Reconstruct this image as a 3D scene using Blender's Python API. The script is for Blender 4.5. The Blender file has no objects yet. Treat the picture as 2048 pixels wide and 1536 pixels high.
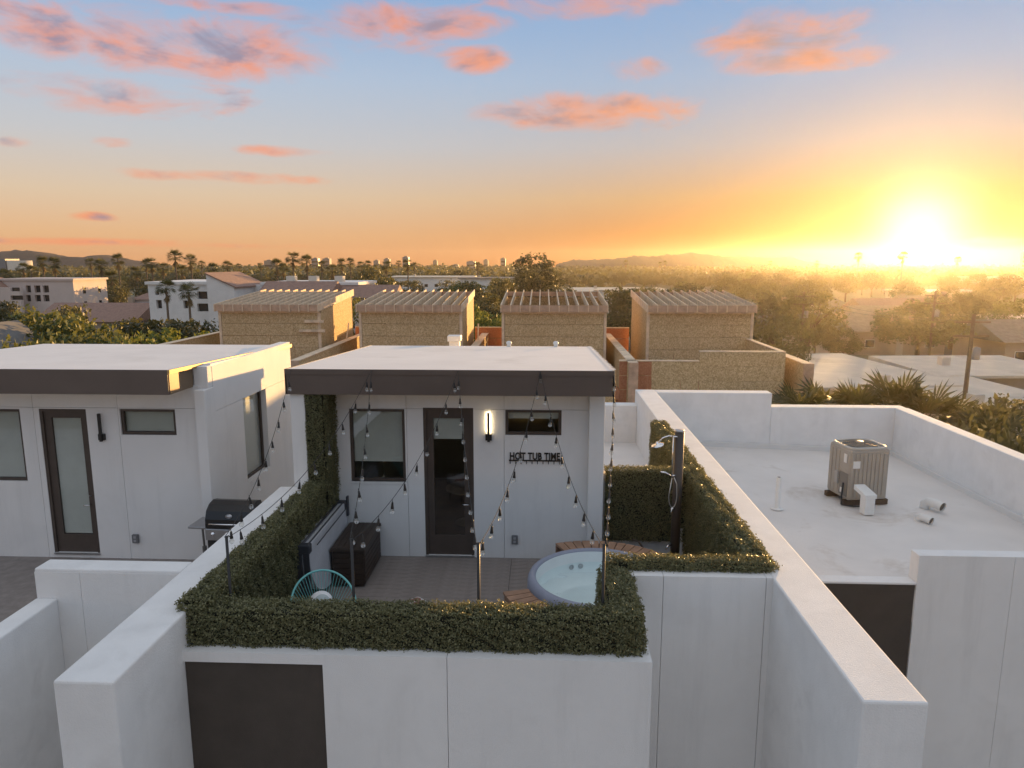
import bpy, bmesh, math, random
import numpy as np
from mathutils import Vector, Matrix
random.seed(7); rng = np.random.default_rng(11)
R = math.radians
sc = bpy.context.scene
col = sc.collection

# ------------------------------------------------------------------ camera
CAM = Vector((0, 0, 5.17)); PITCH, YAW = R(9.704), R(2.423)
cd = bpy.data.cameras.new('camera'); cam = bpy.data.objects.new('camera', cd); col.objects.link(cam)
cd.sensor_width = 36; cd.lens = 1421 / 2048 * 36; cd.clip_start = 0.05; cd.clip_end = 9000
cam.location = CAM; cam.rotation_euler = (math.pi / 2 - PITCH, 0, YAW)
sc.camera = cam
# ------------------------------------------------------------------ light
SUN_AZ, SUN_EL = R(26.9), R(2.4)           # azimuth measured from +Y towards +X
SUN = Vector((math.sin(SUN_AZ) * math.cos(SUN_EL), math.cos(SUN_AZ) * math.cos(SUN_EL), math.sin(SUN_EL)))
sd = bpy.data.lights.new('sun', 'SUN'); so = bpy.data.objects.new('sun', sd); col.objects.link(so)
sd.energy = 5.0; sd.color = (1.0, 0.58, 0.21); sd.angle = R(0.5)
so.rotation_euler = SUN.to_track_quat('Z', 'Y').to_euler(); so.location = (30, 60, 30)
vs = sc.view_settings
vs.view_transform = 'Standard'; vs.look = 'None'; vs.exposure = 1.12; vs.gamma = 1; vs.use_curve_mapping = False
cy = sc.cycles
cy.use_denoising = True; cy.max_bounces = 8; cy.diffuse_bounces = 3; cy.glossy_bounces = 3; cy.transmission_bounces = 4
cy.transparent_max_bounces = 12; cy.volume_bounces = 0; cy.sample_clamp_indirect = 6; cy.caustics_reflective = False; cy.caustics_refractive = False

def px_dir(px, py):
    """direction of a measured sight line (used only to set sky bearings and far distances)"""
    f = 1421.0
    F = Vector((-math.sin(YAW) * math.cos(PITCH), math.cos(YAW) * math.cos(PITCH), -math.sin(PITCH)))
    Rt = Vector((math.cos(YAW), math.sin(YAW), 0)); U = Rt.cross(F)
    return (Rt * (px - 1024) / f - U * (py - 768) / f + F).normalized()
def at(px, py, Y):
    d = px_dir(px, py); return CAM + d * (Y / d.y)

# ------------------------------------------------------------------ sky
world = bpy.data.worlds.new('World'); sc.world = world; world.use_nodes = True
nt = world.node_tree; nt.nodes.clear()
def N(t, tree=None, **k):
    n = (tree or nt).nodes.new(t)
    for a, b in k.items(): setattr(n, a, b)
    return n
def math_n(op, a, b=None, c=None, clamp=False, tree=None):
    tree = tree or nt
    n = N('ShaderNodeMath', tree, operation=op); n.use_clamp = clamp
    for i, v in enumerate((a, b, c)):
        if v is None: continue
        if isinstance(v, (int, float)): n.inputs[i].default_value = v
        else: tree.links.new(v, n.inputs[i])
    return n.outputs[0]
def mix_n(f, a, b, blend='MIX', tree=None):
    tree = tree or nt
    n = N('ShaderNodeMix', tree, data_type='RGBA', blend_type=blend)
    for i, v in ((0, f), (6, a), (7, b)):
        if isinstance(v, (int, float)): n.inputs[i].default_value = v
        elif isinstance(v, tuple): n.inputs[i].default_value = v
        else: tree.links.new(v, n.inputs[i])
    return n.outputs[2]
def lin(r, g, b, k=1.0):
    f = lambda c: (c / 255 / 12.92 if c / 255 <= .04045 else ((c / 255 + .055) / 1.055) ** 2.4)
    return (f(r) * k, f(g) * k, f(b) * k, 1)
def ramp_n(fac, stops, tree=None, interp='LINEAR'):
    tree = tree or nt
    n = N('ShaderNodeValToRGB', tree); n.color_ramp.interpolation = interp
    e = n.color_ramp.elements
    while len(e) < len(stops): e.new(0.5)
    for q, (p, c) in zip(e, stops): q.position = p; q.color = c if len(c) == 4 else (*c, 1)
    tree.links.new(fac, n.inputs[0]); return n.outputs[0]
tc = N('ShaderNodeTexCoord'); nrm = N('ShaderNodeVectorMath', operation='NORMALIZE'); nt.links.new(tc.outputs['Generated'], nrm.inputs[0])
sep = N('ShaderNodeSeparateXYZ'); nt.links.new(nrm.outputs[0], sep.inputs[0])
zc = math_n('MAXIMUM', sep.outputs[2], 0.0)
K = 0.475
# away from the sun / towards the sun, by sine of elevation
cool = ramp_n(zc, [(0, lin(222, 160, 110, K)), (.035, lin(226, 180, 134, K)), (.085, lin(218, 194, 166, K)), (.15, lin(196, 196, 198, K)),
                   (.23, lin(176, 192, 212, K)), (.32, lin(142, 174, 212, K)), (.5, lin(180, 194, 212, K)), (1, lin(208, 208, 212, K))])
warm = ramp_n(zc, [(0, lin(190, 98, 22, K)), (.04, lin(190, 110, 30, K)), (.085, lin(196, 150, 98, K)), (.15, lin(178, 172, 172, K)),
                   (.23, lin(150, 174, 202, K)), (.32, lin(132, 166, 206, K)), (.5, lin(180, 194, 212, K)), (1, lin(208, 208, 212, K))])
sdot = N('ShaderNodeVectorMath', operation='DOT_PRODUCT'); nt.links.new(nrm.outputs[0], sdot.inputs[0]); sdot.inputs[1].default_value = SUN
sd_ = math_n('MAXIMUM', sdot.outputs['Value'], 0.0)
toward = math_n('POWER', sd_, 7.0)
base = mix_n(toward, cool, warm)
# cloud field in bearing / elevation
az = math_n('ARCTAN2', sep.outputs[0], sep.outputs[1]); el = math_n('ARCSINE', sep.outputs[2])
ae = N('ShaderNodeCombineXYZ'); nt.links.new(az, ae.inputs[0]); nt.links.new(el, ae.inputs[1])
def noise_n(vec, scale, detail=6, rough=.58, dist=0.0, st=(1, 1, 1), off=(0, 0, 0), tree=None):
    tree = tree or nt
    m = N('ShaderNodeMapping', tree); m.inputs['Scale'].default_value = st; m.inputs['Location'].default_value = off; tree.links.new(vec, m.inputs[0])
    n = N('ShaderNodeTexNoise', tree); n.inputs['Scale'].default_value = scale; n.inputs['Detail'].default_value = detail
    n.inputs['Roughness'].default_value = rough; n.inputs['Distortion'].default_value = dist
    tree.links.new(m.outputs[0], n.inputs['Vector']); return n.outputs['Fac']
n1 = noise_n(ae.outputs[0], 8, 9, .62, .5, (1, 2.6, 1))
n2 = noise_n(ae.outputs[0], 14, 5, .55, .2, (1, 2.4, 1), (3.1, 1.7, 0))
CLOUDS = [  # measured bearing and elevation (pixel), half width, half height, weight
    (380, 92, 270, 58, 1.0), (80, 55, 130, 52, 1.0), (230, 190, 220, 30, .62), (430, 200, 90, 34, .6), (850, 42, 170, 36, .8), (962, 117, 75, 26, 1.0), (760, 75, 150, 30, .45),
    (1180, 225, 190, 34, 1.05), (1275, 140, 60, 24, .75), (1500, 75, 110, 48, .85), (1650, 75, 110, 40, .85), (1610, 118, 160, 24, .9), (1230, 10, 260, 24, .6),
    (560, 302, 90, 11, .8), (470, 355, 180, 11, .7), (190, 433, 45, 8, .85), (15, 284, 45, 12, .7), (235, 286, 40, 9, .55), (420, 10, 220, 14, .5),
    (1990, 481, 75, 8, 1.0), (130, 483, 260, 7, .75), (420, 491, 150, 5, .6), (1940, 400, 90, 8, .5)]
def bearing(px, py):
    d = px_dir(px, py); return math.atan2(d.x, d.y), math.asin(d.z)
mask = None
for (px, py, w, h, wt) in CLOUDS:
    w *= 1.3; h *= 1.4; wt *= 1.12
    a0, e0 = bearing(px, py); a1, _ = bearing(px + w, py); _, e1 = bearing(px, py - h)
    s = (1 / max(abs(a1 - a0), 1e-3), 1 / max(abs(e1 - e0), 1e-3))
    v = N('ShaderNodeVectorMath', operation='MULTIPLY_ADD'); nt.links.new(ae.outputs[0], v.inputs[0])
    v.inputs[1].default_value = (s[0], s[1], 0); v.inputs[2].default_value = (-a0 * s[0], -e0 * s[1], 0)
    d = N('ShaderNodeVectorMath', operation='DOT_PRODUCT'); nt.links.new(v.outputs[0], d.inputs[0]); nt.links.new(v.outputs[0], d.inputs[1])
    m = math_n('MULTIPLY_ADD', d.outputs['Value'], -wt, wt)
    mask = m if mask is None else math_n('MAXIMUM', mask, m)
# the same kind of broken cloud goes on round the rest of the sky
far_c = math_n('MULTIPLY_ADD', noise_n(ae.outputs[0], 2.2, 3, .5, 0, (1, 2.2, 1), (7, 3, 0)), 3.0, -2.05)
side = math_n('SMOOTH_MIN', 1.0, math_n('MULTIPLY_ADD', math_n('ABSOLUTE', az), 4.0, -3.0), .2)
side = math_n('MAXIMUM', side, math_n('MULTIPLY_ADD', el, 8.0, -3.0)); side = math_n('MINIMUM', side, 1.0)
far_c = math_n('ADD', far_c, math_n('MULTIPLY_ADD', side, 2.0, -2.0))
mask = math_n('MAXIMUM', mask, far_c)
mask = math_n('MAXIMUM', mask, -1.0)
dens = math_n('ADD', mask, math_n('MULTIPLY_ADD', n1, 3.2, -1.75))
sm = N('ShaderNodeMapRange', interpolation_type='SMOOTHSTEP'); nt.links.new(dens, sm.inputs['Value'])
sm.inputs['From Min'].default_value = -0.1; sm.inputs['From Max'].default_value = 1.25; sm.inputs['To Max'].default_value = .86
hor = math_n('MINIMUM', math_n('MULTIPLY', sep.outputs[2], 60.0), 1.0); hor = math_n('MAXIMUM', hor, 0.0)
cmask = math_n('MULTIPLY', sm.outputs[0], hor)
core = N('ShaderNodeMapRange', interpolation_type='SMOOTHSTEP'); nt.links.new(math_n('ADD', math_n('MULTIPLY', dens, .22), n2), core.inputs['Value'])
core.inputs['From Min'].default_value = .57; core.inputs['From Max'].default_value = .84
pink = mix_n(toward, lin(244, 148, 106, K), lin(255, 160, 84, K))
ccol = mix_n(core.outputs[0], pink, mix_n(toward, lin(150, 132, 150, K), lin(205, 150, 120, K)))
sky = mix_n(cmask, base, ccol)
glow = math_n('ADD', math_n('MULTIPLY', math_n('POWER', sd_, 60.0), .02), math_n('MULTIPLY', math_n('POWER', sd_, 300.0), .06))
g1 = N('ShaderNodeVectorMath', operation='SCALE'); g1.inputs[0].default_value = (1.0, .62, .16); nt.links.new(glow, g1.inputs['Scale'])
g2 = N('ShaderNodeVectorMath', operation='SCALE'); g2.inputs[0].default_value = (1.0, .9, .66); nt.links.new(math_n('MULTIPLY', math_n('POWER', sd_, 1100.0), .5), g2.inputs['Scale'])
ga = N('ShaderNodeVectorMath', operation='ADD'); nt.links.new(g1.outputs[0], ga.inputs[0]); nt.links.new(g2.outputs[0], ga.inputs[1])
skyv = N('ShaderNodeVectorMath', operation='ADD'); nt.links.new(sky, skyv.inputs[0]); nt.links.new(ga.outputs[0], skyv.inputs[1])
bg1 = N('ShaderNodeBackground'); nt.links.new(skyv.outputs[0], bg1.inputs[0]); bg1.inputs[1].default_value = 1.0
nis = N('ShaderNodeTexSky', sky_type='NISHITA'); nis.sun_disc = False; nis.sun_elevation = SUN_EL; nis.sun_rotation = SUN_AZ; nis.altitude = 330; nis.dust_density = 2.0
bg2 = N('ShaderNodeBackground'); nt.links.new(nis.outputs[0], bg2.inputs[0]); bg2.inputs[1].default_value = 0.0015
adds = N('ShaderNodeAddShader'); nt.links.new(bg1.outputs[0], adds.inputs[0]); nt.links.new(bg2.outputs[0], adds.inputs[1])
wo = N('ShaderNodeOutputWorld'); nt.links.new(adds.outputs[0], wo.inputs[0])
world.cycles.sampling_method = 'MANUAL'; world.cycles.sample_map_resolution = 1024

# ------------------------------------------------------------------ materials
MATS = {}
def mat(name, color, rough=.7, var=.0, vscale=4.0, bump=0.0, bscale=60.0, metal=0.0, spec=.5, stain=None, coords='Object', vcol=None, streak=0):
    if name in MATS: return MATS[name]
    m = bpy.data.materials.new(name); m.use_nodes = True; t = m.node_tree; b = t.nodes['Principled BSDF']
    b.inputs['Base Color'].default_value = (*color, 1); b.inputs['Roughness'].default_value = rough
    b.inputs['Metallic'].default_value = metal; b.inputs['Specular IOR Level'].default_value = spec
    tcn = N('ShaderNodeTexCoord', t); v = tcn.outputs[coords]
    c = None
    if var:
        n = noise_n(v, vscale, 5, .6, tree=t)
        hi = vcol if vcol else tuple(min(1, q * (1 + var)) for q in color)
        c = ramp_n(n, [(.3, tuple(q * (1 - var) for q in color)), (.7, hi)], t)
    if streak:
        n = noise_n(v, 2.2, 6, .7, .1, (1, 1, .10), tree=t)
        f = ramp_n(n, [(.52, (0, 0, 0)), (.74, (1, 1, 1))], t)
        c = mix_n(math_n('MULTIPLY', f, streak, tree=t), c if c else (*color, 1), tuple(q * .72 for q in color) + (1,), tree=t)
    if stain:
        n = noise_n(v, stain[1], 6, .65, .6, tree=t)
        f = ramp_n(n, [(.56, (0, 0, 0)), (.72, (1, 1, 1))], t)
        fm = math_n('MULTIPLY', f, stain[2], tree=t)
        c = mix_n(fm, c if c else (*color, 1), (*stain[0], 1), tree=t)
    if c: t.links.new(c, b.inputs['Base Color'])
    if bump:
        n = noise_n(v, bscale, 4, .6, tree=t)
        bn = N('ShaderNodeBump', t); bn.inputs['Strength'].default_value = bump; bn.inputs['Distance'].default_value = .02
        t.links.new(n, bn.inputs['Height']); t.links.new(bn.outputs[0], b.inputs['Normal'])
    MATS[name] = m; return m
stucco = mat('stucco', (.82, .805, .785), .9, .03, 1.2, .5, 110, spec=.2, stain=((.60, .58, .56), .9, .18), streak=.35)
stucco_top = mat('stucco_top', (.79, .78, .765), .85, .05, 2.2, .35, 60, spec=.25, stain=((.56, .54, .52), 1.4, .3), streak=.25)
roofcoat = mat('roof_coating', (.74, .725, .71), .62, .05, 1.0, .12, 30, spec=.4, stain=((.50, .48, .45), .55, .4))
brown_panel = mat('brown_panel', (.075, .062, .052), .75, .10, 3, .1, 80, spec=.25)
fascia_m = mat('fascia_metal', (.12, .092, .078), .5, .08, 2, .0, spec=.4)
flash_m = mat('roof_edge_flashing', (.62, .55, .45), .35, .08, 3, metal=.4)
black_m = mat('black_metal', (.016, .015, .015), .45, .1, 10)
chrome = mat('chrome', (.85, .85, .86), .12, metal=1.0)
steel = mat('brushed_steel', (.45, .45, .46), .35, .06, 20, metal=.9)
door_m = mat('door_brown', (.08, .062, .052), .5, .1, 6, spec=.35)
deck_m = mat('composite_decking', (.27, .235, .215), .65, .18, 6, .15, 60, spec=.25)
osb_m = None
white_m = mat('white_paint', (.78, .78, .77), .55, .03, 6)
white_pvc = mat('white_pvc', (.74, .73, .70), .45, .04, 8)
def osb_material(name, cols):
    m = bpy.data.materials.new(name); m.use_nodes = True; t = m.node_tree; b = t.nodes['Principled BSDF']; b.inputs['Roughness'].default_value = .85; b.inputs['Specular IOR Level'].default_value = .15
    tcn = N('ShaderNodeTexCoord', t); mp = N('ShaderNodeMapping', t); mp.inputs['Scale'].default_value = (1, 1, .8); t.links.new(tcn.outputs['Object'], mp.inputs[0])
    vo = N('ShaderNodeTexVoronoi', t); vo.inputs['Scale'].default_value = 24; vo.inputs['Randomness'].default_value = 1
    t.links.new(mp.outputs[0], vo.inputs['Vector'])
    s = N('ShaderNodeSeparateColor', t); t.links.new(vo.outputs['Color'], s.inputs[0])
    n = noise_n(tcn.outputs['Object'], 34, 5, .65, 1.2, (1, 1, .5), tree=t)
    f = math_n('ADD', math_n('MULTIPLY', s.outputs[0], .45, tree=t), math_n('MULTIPLY', n, .6, tree=t), tree=t)
    c = ramp_n(f, [(.2, cols[0]), (.5, cols[1]), (.8, cols[2])], t)
    big = noise_n(tcn.outputs['Object'], .8, 3, .5, tree=t)
    c = mix_n(math_n('MULTIPLY', big, .35, tree=t), c, (*cols[0], 1), tree=t)
    t.links.new(c, b.inputs['Base Color'])
    bn = N('ShaderNodeBump', t); bn.inputs['Strength'].default_value = .3; bn.inputs['Distance'].default_value = .01; t.links.new(f, bn.inputs['Height']); t.links.new(bn.outputs[0], b.inputs['Normal'])
    MATS[name] = m; return m
osb_m = osb_material('osb_sheathing', [(.37, .255, .13), (.60, .44, .245), (.80, .64, .40)])
ply_m = osb_material('red_sheathing', [(.40, .17, .09), (.47, .21, .12), (.54, .26, .15)])
lumber_m = mat('lumber', (.74, .58, .41), .8, .22, 3, .1, 40, spec=.2)
lumber2_m = mat('lumber_brown', (.54, .37, .26), .8, .22, 3, .1, 40, spec=.2)
def leaf_material(name, cols, trans=.35, rough=.5):
    m = bpy.data.materials.new(name); m.use_nodes = True; t = m.node_tree; t.nodes.clear()
    g = N('ShaderNodeNewGeometry', t); c = ramp_n(g.outputs['Random Per Island'], [(0, cols[0]), (.5, cols[1]), (1, cols[2])], t)
    p = N('ShaderNodeBsdfPrincipled', t); p.inputs['Roughness'].default_value = rough; p.inputs['Specular IOR Level'].default_value = .35; t.links.new(c, p.inputs['Base Color'])
    tr = N('ShaderNodeBsdfTranslucent', t); br = mix_n(.5, c, (.30, .26, .05, 1), tree=t); t.links.new(br, tr.inputs[0])
    mx = N('ShaderNodeMixShader', t); mx.inputs[0].default_value = trans; t.links.new(p.outputs[0], mx.inputs[1]); t.links.new(tr.outputs[0], mx.inputs[2])
    o = N('ShaderNodeOutputMaterial', t); t.links.new(mx.outputs[0], o.inputs[0]); MATS[name] = m; return m
hedge_leaf = leaf_material('boxwood_leaf', [(.10, .105, .052), (.18, .18, .092), (.29, .28, .155)], .28, .42)
tree_leaf = leaf_material('tree_leaf', [(.045, .068, .022), (.08, .11, .034), (.14, .165, .055)], .35)
olive_leaf = leaf_material('olive_leaf', [(.06, .064, .028), (.095, .095, .042), (.15, .14, .065)], .3)
dark_leaf = leaf_material('dark_leaf', [(.030, .038, .020), (.052, .060, .030), (.08, .085, .042)], .25)
light_leaf = leaf_material('light_leaf', [(.07, .11, .02), (.12, .17, .035), (.18, .22, .06)], .4)
palm_leaf = leaf_material('palm_leaf', [(.035, .045, .016), (.060, .068, .026), (.10, .10, .04)], .3)
dead_leaf = leaf_material('dry_frond', [(.13, .085, .04), (.20, .14, .07), (.26, .19, .10)], .2, .8)
bark_m = mat('bark', (.12, .085, .06), .95, .3, 8, .4, 30, spec=.1)
palmbark_m = mat('palm_bark', (.17, .13, .095), .95, .25, 12, .4, 40, spec=.1)
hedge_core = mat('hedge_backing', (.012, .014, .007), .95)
def glass_mat(name, tint, refl, rough=.02):
    m = bpy.data.materials.new(name); m.use_nodes = True; t = m.node_tree; t.nodes.clear()
    tr = N('ShaderNodeBsdfTransparent', t); tr.inputs[0].default_value = (*tint, 1)
    gl = N('ShaderNodeBsdfGlossy', t); gl.inputs['Roughness'].default_value = rough; gl.inputs[0].default_value = (.95, .97, 1, 1)
    lw = N('ShaderNodeFresnel', t); lw.inputs[0].default_value = 1.5
    gb = N('ShaderNodeNewGeometry', t)
    f = math_n('MULTIPLY', math_n('ADD', lw.outputs[0], refl, clamp=True, tree=t), math_n('SUBTRACT', 1.0, gb.outputs['Backfacing'], tree=t), tree=t)
    mx = N('ShaderNodeMixShader', t); t.links.new(f, mx.inputs[0]); t.links.new(tr.outputs[0], mx.inputs[1]); t.links.new(gl.outputs[0], mx.inputs[2])
    o = N('ShaderNodeOutputMaterial', t); t.links.new(mx.outputs[0], o.inputs[0]); MATS[name] = m; return m
win_glass = glass_mat('window_glass', (.90, .91, .89), .07)
bulb_glass = glass_mat('bulb_glass', (.94, .93, .90), .38, .08)
water_m = glass_mat('tub_water', (.90, .97, .97), .04, .03)
def emit(name, color, s):
    m = bpy.data.materials.new(name); m.use_nodes = True; b = m.node_tree.nodes['Principled BSDF']
    b.inputs['Emission Color'].default_value = (*color, 1); b.inputs['Emission Strength'].default_value = s; MATS[name] = m; return m

# ------------------------------------------------------------------ helpers
class MB:
    def __init__(s): s.v = []; s.f = []
    def _add(s, vs, fs):
        o = len(s.v); s.v += [tuple(q) for q in vs]; s.f += [tuple(i + o for i in f) for f in fs]; return s
    def box(s, x0, x1, y0, y1, z0, z1, bev=0):
        if bev:
            bm = bmesh.new(); vs = [bm.verts.new(p) for p in [(x, y, z) for z in (z0, z1) for y in (y0, y1) for x in (x0, x1)]]
            for f in ((0, 2, 3, 1), (4, 5, 7, 6), (0, 1, 5, 4), (2, 6, 7, 3), (0, 4, 6, 2), (1, 3, 7, 5)): bm.faces.new([vs[i] for i in f])
            bmesh.ops.bevel(bm, geom=bm.edges[:], offset=bev, segments=2, affect='EDGES', profile=.5)
            bm.verts.index_update(); s._add([v.co for v in bm.verts], [[v.index for v in f.verts] for f in bm.faces]); bm.free(); return s
        return s.hexa([(x0, y0), (x1, y0), (x1, y1), (x0, y1)], [z0] * 4, [z1] * 4)
    def hexa(s, base, zb, zt, top=None):
        top = top or base; n = len(base)
        vs = [(x, y, z) for (x, y), z in zip(base, zb)] + [(x, y, z) for (x, y), z in zip(top, zt)]
        return s._add(vs, [list(range(n))[::-1], list(range(n, 2 * n))] + [[i, (i + 1) % n, n + (i + 1) % n, n + i] for i in range(n)])
    def quad(s, *p): return s._add(p, [list(range(len(p)))])
    def tube(s, pts, r, seg=6, cap=True):
        pts = [Vector(p) for p in pts]; n = len(pts); rs = r if isinstance(r, (list, tuple)) else [r] * n; vs = []; up = None
        for i, p in enumerate(pts):
            d = (pts[min(i + 1, n - 1)] - pts[max(i - 1, 0)]).normalized()
            if up is None: up = d.orthogonal().normalized()
            up = (up - d * up.dot(d)).normalized(); w = d.cross(up)
            vs += [p + (up * math.cos(a) + w * math.sin(a)) * rs[i] for a in [2 * math.pi * k / seg for k in range(seg)]]
        fs = [[i * seg + k, i * seg + (k + 1) % seg, (i + 1) * seg + (k + 1) % seg, (i + 1) * seg + k] for i in range(n - 1) for k in range(seg)]
        if cap: fs += [list(range(seg))[::-1], list(range((n - 1) * seg, n * seg))]
        return s._add(vs, fs)
    def loop(s, pts, r, seg=6):
        pts = [Vector(p) for p in pts]; n = len(pts); c = sum(pts, Vector()) / n; vs = []
        for i, p in enumerate(pts):
            d = (pts[(i + 1) % n] - pts[i - 1]).normalized(); up = (p - c); up = (up - d * up.dot(d)).normalized(); w = d.cross(up)
            vs += [p + (up * math.cos(a) + w * math.sin(a)) * r for a in [2 * math.pi * k / seg for k in range(seg)]]
        return s._add(vs, [[i * seg + k, i * seg + (k + 1) % seg, ((i + 1) % n) * seg + (k + 1) % seg, ((i + 1) % n) * seg + k] for i in range(n) for k in range(seg)])
    def lathe(s, prof, c=(0, 0, 0), seg=24, a0=0, a1=2 * math.pi):
        full = abs(a1 - a0 - 2 * math.pi) < 1e-6; m = seg if full else seg + 1; vs = []
        for r, z in prof: vs += [(c[0] + r * math.cos(a0 + (a1 - a0) * k / seg), c[1] + r * math.sin(a0 + (a1 - a0) * k / seg), c[2] + z) for k in range(m)]
        return s._add(vs, [[i * m + k, i * m + (k + 1) % m, (i + 1) * m + (k + 1) % m, (i + 1) * m + k] for i in range(len(prof) - 1) for k in range(seg)])
    def mesh(s, name, smooth=False):
        me = bpy.data.meshes.new(name); me.from_pydata(s.v, [], s.f); me.update()
        if smooth: me.shade_smooth()
        return me
    def build(s, name, m, parent=None, smooth=False, kind=None):
        me = s.mesh(name, smooth); me.materials.append(m); return link(name, me, parent, kind)
def link(name, me, parent=None, kind=None, loc=None, rot=None, scale=None):
    o = bpy.data.objects.new(name, me); col.objects.link(o)
    if parent: o.parent = parent
    if kind: o['kind'] = kind
    if loc is not None: o.location = loc
    if rot is not None: o.rotation_euler = rot
    if scale is not None: o.scale = scale
    return o
def tag(o, label, cat, group=None, kind=None):
    o['label'] = label; o['category'] = cat
    if group: o['group'] = group
    if kind: o['kind'] = kind
    return o
def thing(name, label, cat, loc=(0, 0, 0), rz=0, group=None):
    o = bpy.data.objects.new(name, None); col.objects.link(o); o.location = loc; o.rotation_euler = (0, 0, rz); o.empty_display_size = .2
    return tag(o, label, cat, group)
def B(*a, **k): return MB().box(*a, **k)
def quads_mesh(name, V, m):
    """V: (n,4,3) array of loose quads"""
    n = len(V); me = bpy.data.meshes.new(name); me.vertices.add(n * 4); me.loops.add(n * 4); me.polygons.add(n)
    me.vertices.foreach_set('co', V.reshape(-1).astype(np.float32)); me.loops.foreach_set('vertex_index', np.arange(n * 4, dtype=np.int32))
    me.polygons.foreach_set('loop_start', np.arange(0, n * 4, 4, dtype=np.int32)); me.polygons.foreach_set('loop_total', np.full(n, 4, np.int32))
    me.update(calc_edges=True); me.validate(); me.materials.append(m); return me
def leaf_quads(P, Nn, size, asp=.55, tilt=.9):
    n = len(P); d = rng.normal(size=(n, 3)); d /= np.linalg.norm(d, axis=1)[:, None]
    nn = Nn + d * tilt; nn /= np.linalg.norm(nn, axis=1)[:, None] + 1e-9
    a = np.cross(nn, rng.normal(size=(n, 3))); a /= np.linalg.norm(a, axis=1)[:, None] + 1e-9
    b = np.cross(nn, a); s = (size * rng.uniform(.7, 1.35, n))[:, None]
    return np.stack([P - a * s, P - b * s * asp, P + a * s, P + b * s * asp], 1)
def children(o): return [c for c in col.objects if c.parent == o]
def copy_tree(o, parent=None):
    c = o.copy(); col.objects.link(c); c.parent = parent
    for ch in o.children: copy_tree(ch, c)
    return c
def wall(xs, zs, y0, y1, holes=(), jx=(), jz=(), axis='x'):
    """wall cut into rectangles at every x and z; holes left open; joints are 9 mm open grooves"""
    mb = MB(); g = .003
    xs = sorted(set(list(xs) + [h[0] for h in holes] + [h[1] for h in holes] + list(jx))); zs = sorted(set(list(zs) + [h[2] for h in holes] + [h[3] for h in holes] + list(jz)))
    for a, b in zip(xs, xs[1:]):
        for c, d in zip(zs, zs[1:]):
            mx, mz = (a + b) / 2, (c + d) / 2
            if any(h[0] < mx < h[1] and h[2] < mz < h[3] for h in holes): continue
            a2, b2, c2, d2 = a + g * (a in jx), b - g * (b in jx), c + g * (c in jz), d - g * (d in jz)
            if axis == 'x': mb.box(a2, b2, y0, y1, c2, d2)
            else: mb.box(y0, y1, a2, b2, c2, d2)
    return mb
G = -6.9
# ------------------------------------------------------------------ ground, hills, road
ground_m = mat('ground_soil', (.27, .22, .16), .95, .35, .02, vcol=(.20, .20, .12), spec=.1, coords='Object')
g = MB().quad((-995, -290, G), (995, -290, G), (995, 995, G), (-995, 995, G)).build('ground', ground_m); g['kind'] = 'structure'
asphalt = mat('asphalt', (.055, .053, .05), .9, .2, 3, .2, 40)
def sheet(name, pts, z, m):
    o = MB().quad(*[(x, y, z) for x, y in pts]).build(name, m); o['kind'] = 'structure'; return o
sheet('road', [(-90, 68), (160, 72), (160, 79), (-90, 75)], G + .02, asphalt)
sheet('road', [(44, 78.8), (51, 79), (150, 420), (140, 420)], G + .016, asphalt)
sheet('street', [(-120, -26), (140, -26), (140, 3.4), (-120, 3.4)], G + .024, mat('bounce_concrete', (.42, .40, .37), .9, .1, .5))  # unseen pale street added to bounce sky light onto the shaded walls
sheet('alley', [(-40, 20.9), (60, 21.3), (60, 29.2), (-40, 29)], G + .012, mat('alley_concrete', (.22, .21, .19), .9, .15, .5))
hill_m = mat('hill_rock', (.10, .085, .075), .95, .3, .01, spec=.05)
def hills(x0, x1, y, prof, depth, seed):
    r = np.random.default_rng(seed); nx, ny = 140, 14; mb = MB(); vs = []
    hx = np.linspace(0, 1, nx); ph = np.interp(hx, [p[0] for p in prof], [p[1] for p in prof])
    rough = np.convolve(r.normal(size=nx), np.ones(4) / 4, 'same') * .05 + np.convolve(r.normal(size=nx), np.ones(11) / 11, 'same') * .10
    for j in range(ny):
        t = j / (ny - 1); env = math.sin(math.pi * min(1, t * 1.25)) if t < .8 else math.sin(math.pi * min(1, .8 * 1.25)) ; env = math.sin(math.pi * t) ** .8
        wob = r.normal(size=nx) * .03
        for i in range(nx):
            vs.append((x0 + (x1 - x0) * hx[i], y + depth * t + r.normal() * depth * .01, G - 1 + (ph[i] * (1 + rough[i] + wob[i])) * env))
    fs = [[j * nx + i, j * nx + i + 1, (j + 1) * nx + i + 1, (j + 1) * nx + i] for j in range(ny - 1) for i in range(nx - 1)]
    mb._add(vs, fs); o = mb.build('hills', hill_m, smooth=True); o['kind'] = 'structure'
hills(-812, -433, 740, [(0, 24), (.45, 24.6), (.55, 27.5), (.67, 20.5), (.75, 17.5), (.80, 20), (.89, 14), (1, 6)], 160, 3)
hills(16, 322, 760, [(0, 11), (.07, 16), (.2, 17.5), (.3, 20.5), (.35, 19.5), (.5, 23), (.63, 20.5), (.75, 19), (.86, 18.5), (1, 10)], 160, 5)

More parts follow.
